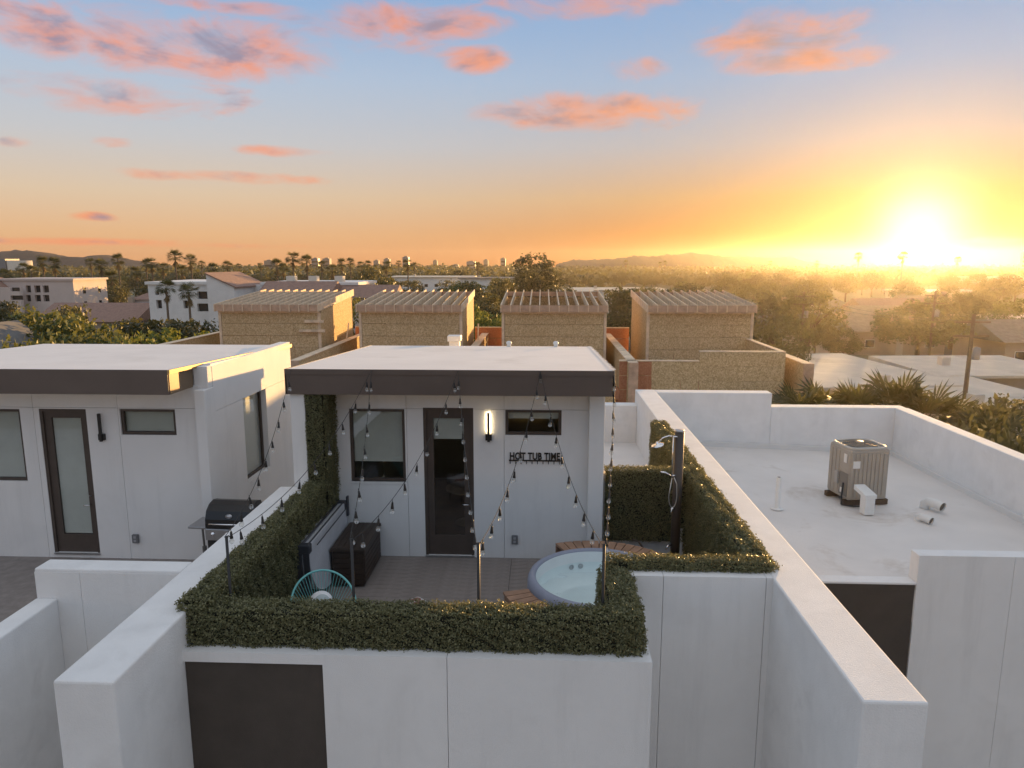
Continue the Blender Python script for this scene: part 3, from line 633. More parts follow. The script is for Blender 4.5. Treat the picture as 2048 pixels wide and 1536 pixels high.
# ------------------------------------------------------------------ outdoor shower
SX, SY = 2.235, 11.3
sh_o = thing('outdoor_shower', 'dark column outdoor shower with chrome head and looping hose', 'shower', (SX, SY, 0))
P(MB().tube([(SX, SY, 0), (SX, SY, 2.475)], .077, 20), 'column', mat('shower_column', (.055, .042, .034), .45, .1, 4), sh_o, True)
P(MB().lathe([(0, .02), (.07, .02), (.08, .01), (.08, -.01), (0, -.01)], (SX, SY, 2.485), 20), 'cap', steel, sh_o, True)
P(MB().tube([(SX - .07, SY - .02, 2.40), (SX - .18, SY - .04, 2.41), (SX - .27, SY - .06, 2.385), (SX - .34, SY - .07, 2.32)], .012, 8), 'arm', chrome, sh_o, True)
hd = MB().lathe([(0, .05), (.018, .048), (.022, .02), (.06, .006), (.10, -.004), (.10, -.018), (0, -.022)], seg=22).build('shower_head', chrome, sh_o, True); hd.location = (-.36, -.075, 2.275); hd.rotation_euler = (R(8), R(-14), 0)
P(MB().tube([(SX - .105, SY - .05, 2.40), (SX - .105, SY - .05, 1.72)], .010, 8), 'riser', chrome, sh_o, True)
P(MB().tube([(SX - .02, SY - .05, 2.40), (SX - .107, SY - .05, 2.40)], .016, 8).tube([(SX - .05, SY - .05, 1.76), (SX - .107, SY - .05, 1.74)], .014, 8), 'bracket', chrome, sh_o, True)
P(MB().tube([(SX - .09, SY - .08, 1.735), (SX - .16, SY - .09, 1.78), (SX - .23, SY - .10, 1.815), (SX - .30, SY - .11, 1.83)], [.011, .012, .018, .012], 8), 'hand_shower', chrome, sh_o, True)
hp = [(SX - .105, SY - .07, 1.72)] + [(SX - .085 - .065 * math.cos(math.pi * k / 12) * 1.0, SY - .085, 1.42 - (.20 * math.sin(math.pi * k / 12))) for k in range(13)] + [(SX - .03, SY - .09, 1.62), (SX - .075, SY - .09, 1.73)]
hp[1:14] = sorted(hp[1:14], key=lambda q: q[0]); P(MB().tube(hp, .0075, 6), 'hose', mat('hose_metal', (.6, .58, .55), .3, metal=.7), sh_o, True)
P(MB().tube([(SX - .06, SY - .06, 1.2), (SX - .10, SY - .11, 1.2)], .022, 10).tube([(SX - .10, SY - .11, 1.2), (SX - .115, SY - .13, 1.13)], .008, 6), 'valve', chrome, sh_o, True)
P(MB().tube([(SX - .06, SY - .05, .56), (SX - .14, SY - .10, .56), (SX - .17, SY - .11, .50)], .014, 8).tube([(SX - .11, SY - .09, .57), (SX - .15, SY - .13, .63)], .008, 6), 'faucet', chrome, sh_o, True)
pv = B(2.44, 2.50, 12.02, 12.05, 0, .55).build('conduit', white_pvc); tag(pv, 'white vertical conduit on the screen wall next to the shower column', 'conduit')
hs = MB().tube([(1.62, 12.0, .34), (1.72, 11.95, .33), (1.80, 11.92, .22), (1.82, 11.9, .0)], .018, 8).build('garden_hose', mat('hose_brown', (.10, .07, .05), .6), None, True); tag(hs, 'short dark hose curving down the wall behind the tub bench', 'hose')

# ------------------------------------------------------------------ storage box, tub cover, chair, cushion, table
bx_ = thing('storage_box', 'dark brown slatted deck storage box against the wall', 'storage box', (-3.08, 11.2, 0))
wick = mat('box_resin', (.040, .027, .020), .5, .2, 8, .25, 50)
P(B(-3.33, -2.83, 10.63, 11.78, .03, .60, bev=.01), 'body', wick, bx_)
for k in range(6): P(B(-3.335, -2.825, 10.62, 10.63, .06 + k * .09, .135 + k * .09), 'slat', wick, bx_)
for k in range(6): P(B(-2.829, -2.817, 10.65, 11.76, .06 + k * .09, .135 + k * .09), 'slat', wick, bx_)
ld_ = P(B(-3.36, -2.80, 10.60, 11.8, .605, .66, bev=.012), 'lid', wick, bx_)
for k in range(6): Ps(B(-3.34 + k * .09, -3.265 + k * .09, 10.62, 11.78, .66, .667), 'slat', wick, ld_)
cv = thing('tub_cover', 'grey padded hot tub cover folded in half and stood against the hedge', 'tub cover', (-3.45, 10.6, 0), 0)
vin = mat('cover_vinyl', (.58, .59, .62), .45, .08, 3, .08, 20); vdk = mat('cover_strap', (.045, .048, .058), .5, .1, 5)
def dslab(x0, x1, lean):
    prof = [(y_, z) for y_, z in [(9.75 + 2.05 * (.5 - .5 * math.cos(math.pi * k / 18)), 1.02 - .99 * math.sin(math.pi * k / 18) ** .62) for k in range(19)]]
    n = len(prof); vs = [(x0 + lean * z, y_, z + .03) for y_, z in prof] + [(x1 + lean * z, y_, z + .03) for y_, z in prof]
    return MB()._add(vs, [list(range(n))[::-1], list(range(n, 2 * n))] + [[i, (i + 1) % n, n + (i + 1) % n, n + i] for i in range(n)])
P(dslab(-3.56, -3.47, -.04), 'half', vin, cv); P(dslab(-3.455, -3.365, -.04), 'half', vin, cv)
for xa in (-3.585, -3.50, -3.485, -3.40):
    P(MB().tube([(xa - .04, 9.80, 1.055), (xa - .04, 11.72, 1.055)], .014, 6), 'piping', vdk, cv, True)
P(B(-3.355, -3.345, 9.98, 11.6, .985, 1.0), 'seam', vdk, cv)
for yy in (9.74, 11.66): P(B(-3.63, -3.39, yy, yy + .13, .93, 1.075, bev=.02), 'corner_cap', vdk, cv)
P(B(-3.60, -3.51, 9.73, 9.76, .3, .95), 'strap', vdk, cv); P(B(-3.48, -3.40, 9.73, 9.76, .3, .95), 'strap', vdk, cv)
P(B(-3.39, -3.36, 11.72, 11.80, .8, 1.15), 'strap', vdk, cv)
CX, CY = -2.88, 8.74
ch = thing('string_chair', 'teal oval string chair on the deck behind the front hedge', 'chair', (CX, CY, 0))
teal = mat('teal_cord', (.20, .56, .54), .5, .08, 6)
cU, cV, cC = Vector((.41, -.10, -.165)), Vector((.10, .36, .25)), Vector((0, -.02, .70)); hub = Vector((-.05, .06, .36))
outer = [cC + cU * math.cos(a) + cV * math.sin(a) for a in [2 * math.pi * k / 56 for k in range(56)]]
inner = [hub + cU * .16 * math.cos(a) + cV * .16 * math.sin(a) for a in [2 * math.pi * k / 56 for k in range(56)]]
MB().loop(outer, .015, 8).build('rim', teal, ch, True); MB().loop(inner, .008, 6).build('hub_ring', teal, ch, True)
cords = MB()
for q in range(56):
    a, b = outer[q], inner[q]; m_ = a.lerp(b, .55) + Vector((0, .01, -.05)); cords.tube([a, m_, b], .004, 4, False)
cords.build('cords', teal, ch, True, 'stuff')
for sx, sy in ((-.26, -.22), (.28, -.24), (.26, .26), (-.24, .28)): MB().tube([(sx * .55, sy * .55, .36), (sx, sy, 0)], .010, 6).build('leg', teal, ch)
MB().loop([(.17 * math.cos(a) - .02, .16 * math.sin(a) + .03, .35) for a in [2 * math.pi * k / 20 for k in range(20)]], .010, 6).build('seat_hoop', teal, ch)
ball = MB().lathe([(.0, .14)] + [(.16 * math.sin(math.pi * k / 14), .14 * math.cos(math.pi * k / 14)) for k in range(1, 14)] + [(0, -.14)], seg=24).build('ball_cushion', mat('cushion_white', (.80, .80, .80), .85, .08, 9, .2, 60), None, True)
tag(ball, 'round white cushion resting in the teal string chair', 'cushion'); ball.location = (-2.94, 8.80, .66); ball.rotation_euler = (R(52), R(38), 0)
dsc = MB().lathe([(0, .150), (.085, .138), (.092, .122), (.10, .117), (.105, .108)], seg=24).build('seam_disc', mat('cushion_grey', (.46, .52, .52), .85), ball, True)
pf = thing('patterned_pouf', 'low square pouf with white fabric printed in brown and red rounds', 'pouf', (-1.72, 8.98, 0), R(45))
pm_ = bpy.data.materials.new('round_print'); pm_.use_nodes = True; t_ = pm_.node_tree; b_ = t_.nodes['Principled BSDF']; b_.inputs['Roughness'].default_value = .85
tcx = N('ShaderNodeTexCoord', t_); vx = N('ShaderNodeTexVoronoi', t_); vx.inputs['Scale'].default_value = 6.5; t_.links.new(tcx.outputs['Object'], vx.inputs['Vector'])
cf = ramp_n(vx.outputs['Distance'], [(.0, (.20, .09, .06)), (.38, (.26, .11, .08)), (.42, (.62, .60, .60)), (1, (.62, .60, .60))], t_); t_.links.new(cf, b_.inputs['Base Color'])
B(-.26, .26, -.26, .26, .38, .53, bev=.04).build('pad', pm_, pf, True)
for a_, b2 in ((-1, -1), (1, -1), (1, 1), (-1, 1)): MB().tube([(a_ * .18, b2 * .18, .34), (a_ * .2, b2 * .2, 0)], .014, 6).build('leg', black_m, pf)

# ------------------------------------------------------------------ grill on the neighbouring deck
gr = thing('gas_grill', 'black lidded gas grill with steel side shelf behind the party wall', 'grill', (-5.05, 11.0, 0), R(-3))
lidm = mat('grill_enamel', (.014, .013, .013), .3, spec=.5); 
arc = [(-.24 + .26 * (1 - math.cos(R(10 + k * 16))) , .92 + .36 * math.sin(R(6 + k * 14.5))) for k in range(7)]; arc = [(-.26, .92), (-.25, 1.06), (-.20, 1.19), (-.10, 1.27), (.04, 1.30), (.18, 1.27), (.24, 1.18), (.26, .92)]
n = len(arc); lv = [(-.36, y_, z) for y_, z in arc] + [(.36, y_, z) for y_, z in arc]
lid_ = MB()._add(lv, [list(range(n)), list(range(n, 2 * n))[::-1]] + [[i, i + n, (i + 1) % n + n, (i + 1) % n] for i in range(n)]).build('lid', lidm, gr)
MB().tube([(-.30, -.29, 1.0), (.30, -.29, 1.0)], .014, 8).build('handle', chrome, lid_, True)
for sx in (-1, 1):
    MB()._add([(sx * .362, y_, z) for y_, z in arc] + [(sx * .375, y_ * 1.02, z + .004) for y_, z in arc], [list(range(n)), list(range(n, 2 * n))[::-1]] + [[i, i + n, (i + 1) % n + n, (i + 1) % n] for i in range(n)]).build('end_cap', mat('grill_trim', (.05, .05, .052), .35, metal=.5), lid_)
bd = MB().lathe([(0, .004), (.05, .004), (.05, -.004)], seg=20).build('badge', steel, lid_, True); bd.location = (.02, -.235, 1.12); bd.rotation_euler = (R(70), 0, 0); bd.scale = (1.1, .75, 1)
pn = B(-.37, .37, -.29, .26, .72, .915, bev=.01).build('control_panel', steel, gr)
for k in range(3):
    q = MB().lathe([(0, .03), (.022, .03), (.03, .0), (.036, 0)], seg=16).build('knob', chrome, pn, True); q.location = (-.24 + k * .24, -.292, .83); q.rotation_euler = (R(90), 0, 0)
B(-.69, -.38, -.24, .22, .885, .925, bev=.008).build('side_shelf', steel, gr); B(.38, .69, -.24, .22, .885, .925, bev=.008).build('side_shelf', steel, gr)
MB().tube([(-.46, -.2, .88), (-.45, -.2, .55)], .018, 6).tube([(-.45, -.2, .58), (-.45, -.2, .46)], .034, 8).build('hose_and_regulator', mat('grill_grey', (.14, .13, .12), .5), gr)
B(-.36, .36, -.25, .24, .08, .71).build('cart', mat('cart_black', (.03, .03, .031), .45), gr)
for sx in (-.33, .33):
    for sy in (-.22, .22): MB().lathe([(0, 0), (.03, 0), (.03, .08), (0, .08)], (sx, sy, 0), 10).build('caster', black_m, gr)

# ------------------------------------------------------------------ service roof equipment
ac = thing('condenser_unit', 'grey louvred air conditioning condenser on timber sleepers on the flat roof', 'air conditioner', (7.12, 15.75, -.12), R(9))
acm = mat('condenser_grey', (.37, .325, .27), .5, .06, 3); acd = mat('condenser_dark', (.06, .055, .05), .6)
B(-.46, .46, -.42, .42, .12, 1.27, bev=.05).build('cabinet', acm, ac)
lv_ = MB()
for k in range(9): B(-.40 + k * .094 - .036, -.40 + k * .094 + .036, -.436, -.416, .2, 1.18, bev=.008).build('louvre', acm, ac)
for k in range(3): B(-.474, -.456, -.02 + k * .14, .09 + k * .14, .2, 1.18, bev=.006).build('louvre', acm, ac)
MB().loop([(x, y_, 1.285) for x, y_ in [(.43 * math.copysign(abs(math.cos(a)) ** .35, math.cos(a)), .39 * math.copysign(abs(math.sin(a)) ** .35, math.sin(a))) for a in [2 * math.pi * (k + .5) / 40 for k in range(40)]]], .032, 8).build('top_rim', mat('condenser_rim', (.48, .45, .40), .4, .05, 4), ac, True)
MB().lathe([(0, 1.273), (.36, 1.273)], seg=28).build('fan_well', acd, ac)
gl = MB()
for k in range(8): gl.loop([((.08 + k * .04) * math.cos(a), (.08 + k * .04) * math.sin(a), 1.31) for a in [2 * math.pi * j / 28 for j in range(28)]], .004, 4)
for k in range(4): a = math.pi * k / 4; gl.tube([(-.38 * math.cos(a), -.36 * math.sin(a), 1.305), (.38 * math.cos(a), .36 * math.sin(a), 1.305)], .006, 4)
gl.build('fan_guard', mat('guard_wire', (.30, .27, .22), .5), ac); MB().lathe([(0, 1.36), (.075, 1.355), (.08, 1.30), (0, 1.30)], seg=18).build('motor_cap', acm, ac, True)
B(-.475, -.458, -.38, -.08, .2, .72).build('service_panel', mat('condenser_panel', (.19, .175, .155), .5), ac)
lab = mat('paper_label', (.72, .70, .66), .6)
for x0, x1, y0, y1, z0, z1 in ((-.478, -.462, -.30, -.20, .95, 1.14), (-.40, -.24, -.445, -.437, .86, 1.02)): B(x0, x1, y0, y1, z0, z1).build('label', lab, ac)
B(-.478, -.46, -.24, -.13, .25, .36).build('label', lab, ac); B(-.52, -.46, -.06, .05, .42, .70, bev=.008).build('disconnect_box', mat('box_grey', (.38, .36, .33), .5), ac)
for y_ in (-.33, .33): B(-.52, .52, y_ - .06, y_ + .06, .0, .115).build('sleeper', mat('sleeper_wood', (.10, .065, .04), .85, .3, 6), ac)
MB().tube([(-.50, -.28, .5), (-.55, -.33, .2), (-.60, -.45, .05), (-.4, -.55, .04), (-.1, -.6, .05)], .02, 6).build('refrigerant_line', black_m, ac, True)
vp = thing('vent_pipe', 'slim white plumbing vent pipe standing on the flat roof', 'vent pipe', (5.08, 14.85, -.05)); MB().lathe([(0, .70), (.05, .70), (.052, .69), (.052, .03), (.10, .01), (.13, 0)], seg=16).build('pipe', white_pvc, vp, True); MB().lathe([(.035, .702), (0, .70)], seg=12).build('bore', acd, vp)
gv = thing('line_hood', 'white box hood over refrigerant lines in front of the condenser', 'roof hood', (6.93, 14.75, -.1), R(8)); B(-.11, .11, -.10, .10, 0, .42, bev=.012).build('shaft', white_pvc, gv); MB().hexa([(-.13, -.11), (.13, -.11), (.12, .34), (-.12, .34)], [.36, .36, .44, .44], [.44, .44, .54, .54]).build('hood', white_pvc, gv)
def roof_elbow(x, y_, s, rz, label):
    o = thing('exhaust_vent', label, 'roof vent', (x, y_, -.16), rz)
    MB().tube([(0, .20 * s, .02), (0, .20 * s, .12 * s), (0, .12 * s, .19 * s), (0, -.05 * s, .20 * s), (0, -.24 * s, .17 * s)], .115 * s, 16, False).build('elbow', white_pvc, o, True)
    MB().tube([(0, -.20 * s, .177 * s), (0, -.21 * s, .175 * s)], .105 * s, 16).build('throat', mat('vent_throat', (.16, .13, .10), .8), o)
    MB().lathe([(.0, .012), (.19 * s, .012), (.2 * s, 0)], (0, .2 * s, 0), 18).build('flange', white_pvc, o)
roof_elbow(8.52, 15.15, .9, R(28), 'larger white exhaust elbow lying low on the flat roof'); roof_elbow(7.92, 14.35, .66, R(28), 'smaller white exhaust elbow lying low on the flat roof')
rv = thing('roof_ventilator', 'square white roof ventilator behind the coated roof', 'roof vent', (-2.24, 18.1, 0)); B(-.13, .13, -.13, .13, 0, 3.18).build('duct', white_pvc, rv); B(-.17, .17, -.17, .17, 3.18, 3.33, bev=.02).build('cap', white_pvc, rv)
for x in (-.78, .33):
    o = MB().lathe([(0, .07), (.05, .06), (.07, .02), (.05, -.02), (.045, -.25)], seg=16).build('roof_vent', white_pvc, None, True); o.location = (x, 16.75, 3.27)
    tag(o, 'tiny round vent cap at the rear edge of the coated roof', 'roof vent', 'round caps on the rear roof edge')

# ------------------------------------------------------------------ timber framed houses under construction
def framed(x0, k, label):
    """one unfinished house: sheathed room with open rafters, low sheathed parapets; panels and rafters are single pieces"""
    o = thing('framed_house', label, 'unfinished house', (x0, 35, G), 0, None)
    w = 5.15; x1 = x0 + w; F, Bk = 35.0, 41.0
    def ztop(y_): return 2.80 + (y_ - F) * .072
    def sheets_x(y_, xa, xb, za, zb, m=osb_m, th_=.02, sub=.61, name='osb_sheet'):
        z = zb; row = 0
        while z > za + .01:
            zl = max(za, z - sub); x = xa - (1.22 if row % 2 else 0)
            while x < xb - .01:
                a, b = max(xa, x), min(xb, x + 2.44)
                if b - a > .02: P(B(a + .008, b - .008, y_, y_ + th_ + random.uniform(0, .006), zl + .011, z - .011), name, m, o)
                x += 2.44
            z = zl; row += 1
    sheets_x(F, x0 + .14, x1 - .14, -1.4, 2.78)
    for xa, xb in ((x0, x0 + .13), (x1 - .13, x1)): P(B(xa, xb, F - .015, F + .12, -1.4, 2.79), 'corner_stud', lumber_m, o)
    for xs, dx in ((x0, 0), (x1 - .02, 0)):                                     # side sheathing
        for j in range(3):
            ya, yb = F + .13 + j * 1.96, F + .13 + (j + 1) * 1.96 - .008
            for za, zb in ((-1.4, .2), (.208, 1.42), (1.428, None)):
                zt0, zt1 = (ztop(ya) - .01, ztop(yb) - .01) if zb is None else (zb, zb)
                P(MB().hexa([(xs, ya), (xs + .02, ya), (xs + .02, yb), (xs, yb)], [za] * 4, [zt0, zt0, zt1, zt1]), 'osb_sheet', osb_m, o)
    n = 12
    rm = MB().hexa([(-.022, -.38), (.022, -.38), (.022, 6.4), (-.022, 6.4)], [2.80 - .027, 2.80 - .027, 2.80 + .461, 2.80 + .461], [3.17 - .027, 3.17 - .027, 3.17 + .461, 3.17 + .461]).mesh('rafter'); rm.materials.append(lumber_m)
    for i in range(n):
        x = x0 - .02 + (w + .04) * i / (n - 1)
        link('rafter', rm, o, loc=(x - x0, random.uniform(-.03, .03), -G + random.uniform(-.012, .012)))
        if i < n - 1:
            xb = x0 - .02 + (w + .04) * (i + 1) / (n - 1)
            P(B(x + .024, xb - .024, F - .34, F - .30, 2.80, 3.12), 'blocking', lumber2_m, o)
            P(B(x + .024, xb - .024, Bk + .05, Bk + .09, 3.26, 3.52), 'blocking', lumber2_m, o)
    P(B(x0, x1, F - .02, F + .14, 2.70, 2.79), 'top_plate', lumber_m, o)
    P(B(x0 + .03, x1 - .03, F + .3, Bk, -1.4, -.1), 'floor_platform', ply_m, o)
    P(B(x0, x1, Bk + .1, Bk + .12, -1.4, 3.2), 'osb_sheet', osb_m, o)
    # party parapet on the side towards the next house, with cap boards
    pxa, pxb = x1 + .45, x1 + .80
    for j in range(5):
        ya = 29.3 + j * 2.44; P(B(pxa, pxb, ya + .004, ya + 2.436, -2.5, 1.06), 'osb_sheet', osb_m, o)
        P(B(pxa - .02, pxb + .02, ya + .006, ya + 2.434, 1.064, 1.10), 'cap_board', lumber_m, o)
    P(B(pxa - .02, pxb + .02, 29.14, 29.29, -2.5, 1.10), 'end_post', lumber2_m, o)
    sheets_x(41.5, x1 + .02, x1 + 1.9, -1.2, 1.40, ply_m, name='red_sheet')
    P(B(x1 + .02, x1 + 1.9, 41.48, 41.62, 1.405, 1.45), 'cap_board', lumber_m, o)
    # low rear parapet facing the alley
    if k == 3:
        sheets_x(29.9, x0 - 1.85, x0 - .48, -6, 1.06, ply_m, name='red_sheet'); sheets_x(29.88, x0 - .475, x0 + 1.5, -6, 1.06); sheets_x(29.87, x0 + 1.505, x0 + 5.05, -6, 1.47)
        P(B(x0 - 1.85, x0 + 1.5, 29.86, 30.12, 1.065, 1.10), 'cap_board', lumber_m, o); P(B(x0 + 1.505, x0 + 5.05, 29.85, 30.12, 1.475, 1.51), 'cap_board', lumber_m, o)
        P(MB().hexa([(x0 + 4.82, 30.12), (x0 + 5.05, 30.12), (x0 + 5.05, 40), (x0 + 4.82, 40)], [1.475] * 4, [1.51] * 4), 'cap_board', lumber_m, o)
        P(B(x0 + 4.84, x0 + 5.03, 29.9, 40, -6, 1.47), 'osb_sheet', osb_m, o)
    else:
        P(B(x0 - 1.85, x0 + 5.1, 29.9, 30.1, -6, .75), 'osb_sheet', osb_m, o)
    P(B(x0 - 1.2, x1 + .4, 30.1, 34.9, -6, -.6), 'lower_storey', ply_m, o)
    P(B(x0 - 1.2, x1 + .6, 35.1, 46, G, -1.42), 'lower_storey', osb_m, o)
    return o
FR = [(-16.2, 'unfinished sheathed house with loose boards nailed to its sunlit side, at the row end'), (-9.1, 'second unfinished sheathed house from the row end, open rafters over blank sheathing'),
      (-1.99, 'unfinished sheathed house standing between red sheathed gaps on both sides'), (5.12, 'unfinished sheathed house with a stepped parapet beside the flat roofed bungalow')]
for k, (x, lb) in enumerate(FR):
    o = framed(x, k, lb)
    if k == 0:
        P(B(-11.8, -10.85, 34.86, 34.95, 2.22, 2.36), 'loose_board', lumber_m, o); P(B(-12.1, -10.8, 34.86, 34.95, 1.75, 1.88), 'loose_board', lumber_m, o)
        P(B(-17.75, -17.45, 29.3, 41, -2.5, 1.40), 'osb_sheet', osb_m, o); P(B(-17.78, -17.42, 29.3, 41, 1.404, 1.44), 'cap_board', lumber_m, o)
    if k in (0, 1): P(MB().tube([(x + 5.75, 36.6, -.2), (x + 5.65, 38.4, 1.9)], .045, 4), 'brace', lumber_m, o)

# ------------------------------------------------------------------ trees and palms
def crown_mesh(name, seed, rx, rz, h0, nclump, per, leaf, m, clump=.9):
    r = np.random.default_rng(seed); V = []
    for c in range(nclump):
        d = r.normal(size=3); d /= np.linalg.norm(d); q = r.uniform(.35, 1.0) ** .5
        ctr = np.array([d[0] * rx * q, d[1] * rx * q, h0 + rz + d[2] * rz * q * (1 if d[2] > 0 else .75)])
        s = clump * r.uniform(.6, 1.3); n_ = int(per * r.uniform(.6, 1.3))
        dd = r.normal(size=(n_, 3)); dd /= np.linalg.norm(dd, axis=1)[:, None]; rad = s * r.uniform(.45, 1.0, (n_, 1)) ** .6
        pts = ctr + dd * rad * np.array([1, 1, .72]); V.append(leaf_quads(pts, dd, leaf, .6, .8))
    return quads_mesh(name, np.concatenate(V), m)
def trunk_mesh(seed, h, r0, spread, m=None):
    r = random.Random(seed); mb = MB(); top = (r.uniform(-.3, .3), r.uniform(-.3, .3), h)
    mb.tube([(0, 0, -.2), (r.uniform(-.1, .1), r.uniform(-.1, .1), h * .5), top], [r0, r0 * .8, r0 * .55], 7)
    for k in range(6):
        a = k * 1.05 + r.uniform(-.3, .3); z0 = h * r.uniform(.5, .95); e = (spread * math.cos(a) * r.uniform(.5, .9), spread * math.sin(a) * r.uniform(.5, .9), z0 + spread * r.uniform(.5, 1.1))
        mb.tube([(top[0] * z0 / h, top[1] * z0 / h, z0), (e[0] * .5, e[1] * .5, z0 + (e[2] - z0) * .6), e], [r0 * .45, r0 * .3, r0 * .12], 5)
    me = mb.mesh('trunk', True); me.materials.append(m or bark_m); return me
TV = {}
def tvar(key, *a):
    if key not in TV: TV[key] = a
    return TV[key]
KINDS = {}
for i, (nm, rx, rz, h0, nc, per, lf_, m, cl) in enumerate([('broad', 3.3, 2.6, 2.2, 60, 55, .17, tree_leaf, 1.0), ('dark', 2.8, 2.3, 1.6, 60, 60, .15, dark_leaf, .9), ('light', 3.2, 2.2, 1.8, 60, 60, .15, light_leaf, .95), ('olive', 2.9, 2.4, 2.0, 55, 50, .16, olive_leaf, .95), ('pine', 4.6, 4.4, 3.6, 90, 60, .22, dark_leaf, 1.3), ('round', 4.2, 3.4, 2.2, 90, 60, .2, olive_leaf, 1.15)]):
    KINDS[nm] = [(crown_mesh('crown', 100 + i * 10 + v, rx, rz, h0, nc, per, lf_, m, cl), trunk_mesh(200 + i * 10 + v, h0 + rz * .6, .16 + rx * .03, rx * .8)) for v in range(2)]
    KINDS[nm] = [(c, t, h0 + 2 * rz, rx) for c, t in KINDS[nm]]
def tree(kind, x, y_, height, width, label, group, name='tree', z=G):
    c, t, H, rx = random.choice(KINDS[kind]); o = thing(name, label, 'tree', (x, y_, z), random.uniform(0, 6.28), group)
    sx = width / (2 * (rx + .5)); sz = height / (H + .3); o.scale = (sx, sx, sz); link('trunk', t, o); link('crown', c, o); return o
def tree_px(kind, px, pytop, Y, width, label, group=None, name='tree'):
    p = at(px, pytop, Y); return tree(kind, p.x, p.y, p.z - G, width, label, group, name)
def palm_mesh(seed):
    r = np.random.default_rng(seed); V = []; D = []
    def fan(base, d, ln, spread, nb, out, droop):
        d = d / np.linalg.norm(d); s = np.cross(d, [0, 0, 1.0]); s /= np.linalg.norm(s) + 1e-9; u = np.cross(s, d)
        hub = base + d * ln * .5
        for k in range(nb):
            a = (k / (nb - 1) - .5) * spread; v = d * math.cos(a) + s * math.sin(a); tip = hub + v * ln * .68 + np.array([0, 0, -droop * (.5 + abs(a))]) * ln
            w_ = s * math.cos(a) - d * math.sin(a); mid = hub + v * ln * .35; ww = .038 * ln
            out.append([hub, mid - w_ * ww, tip, mid + w_ * ww])
        pw = u * .02; out.append([base - s * .02, base + s * .02, hub + s * .015, hub - s * .015])
    for k in range(34):
        a = r.uniform(0, 6.283); e = r.uniform(-.5, 1.35); d = np.array([math.cos(a) * math.cos(e), math.sin(a) * math.cos(e), math.sin(e)])
        fan(np.array([0, 0, 0.0]), d, r.uniform(1.5, 1.95), 2.3, 9, V, .12 if e > .2 else .25)
    for k in range(15):
        a = r.uniform(0, 6.283); e = r.uniform(-1.45, -.75); d = np.array([math.cos(a) * math.cos(e), math.sin(a) * math.cos(e), math.sin(e)])
        fan(np.array([0, 0, -.2 - r.uniform(0, .8)]), d, r.uniform(.9, 1.3), 1.2, 6, D, .15)
    return quads_mesh('crown', np.array(V), palm_leaf), quads_mesh('dry_skirt', np.array(D), dead_leaf)
PALMS = [palm_mesh(300 + k) for k in range(4)]
ptr = MB().tube([(0, 0, 0), (.05, .02, .35), (-.02, .03, .7), (0, 0, 1)], [.26, .19, .17, .15], 8).mesh('trunk', True); ptr.materials.append(palmbark_m)
def palm(x, y_, h, crown, label, group, z=G, name='palm_tree'):
    c, d = random.choice(PALMS); o = thing(name, label, 'palm tree', (x, y_, z), random.uniform(0, 6.28), group); s = crown / 3.3
    link('trunk', ptr, o, loc=(0, 0, -.1), scale=(s * 1.1, s * 1.1, h + .1)); link('crown', c, o, loc=(0, 0, h), scale=(s, s, s)); link('dry_skirt', d, o, loc=(0, 0, h), scale=(s, s, s * 1.1)); return o
def palm_px(px, pytop, cpx, label, group, crown=3.5):
    Y = 1421 * crown / cpx; p = at(px, pytop, Y); return palm(p.x, p.y, p.z - G - crown * .42, crown, label, group)
PG = 'tall fan palms along the skyline'
for px, py, c in [(5, 540, 34), (45, 527, 26), (62, 533, 27), (84, 514, 27), (107, 516, 30), (180, 516, 21), (201, 519, 30), (222, 543, 32), (235, 509, 28), (272, 534, 25), (291, 520, 22), (302, 516, 28), (325, 526, 24), (349, 501, 30), (363, 532, 26), (380, 510, 28), (403, 522, 15),
                  (425, 527, 26), (454, 523, 23), (478, 527, 12), (521, 526, 14), (553, 520, 28), (566, 527, 24), (585, 505, 29), (613, 512, 28), (643, 523, 20), (664, 530, 26), (683, 518, 21), (700, 517, 19), (722, 523, 18), (735, 522, 18), (772, 522, 24), (797, 521, 12), (815, 519, 22), (829, 525, 14),
                  (955, 524, 16), (962, 528, 12), (1252, 521, 12), (1320, 524, 10), (1330, 522, 10), (1718, 505, 17), (1807, 504, 20), (1916, 513, 15), (1634, 521, 12), (1540, 522, 10)]:
    palm_px(px, py, c, 'tall slender fan palm rising above the town trees', PG)
for px, py, c, lb in [(331, 561, 40, 'stout fan palm in front of the white apartment block, beside its stair slot'), (376, 568, 42, 'stout fan palm in front of the white apartment block, beside its dark balconies')]: palm_px(px, py, c, lb, None, 2.3)
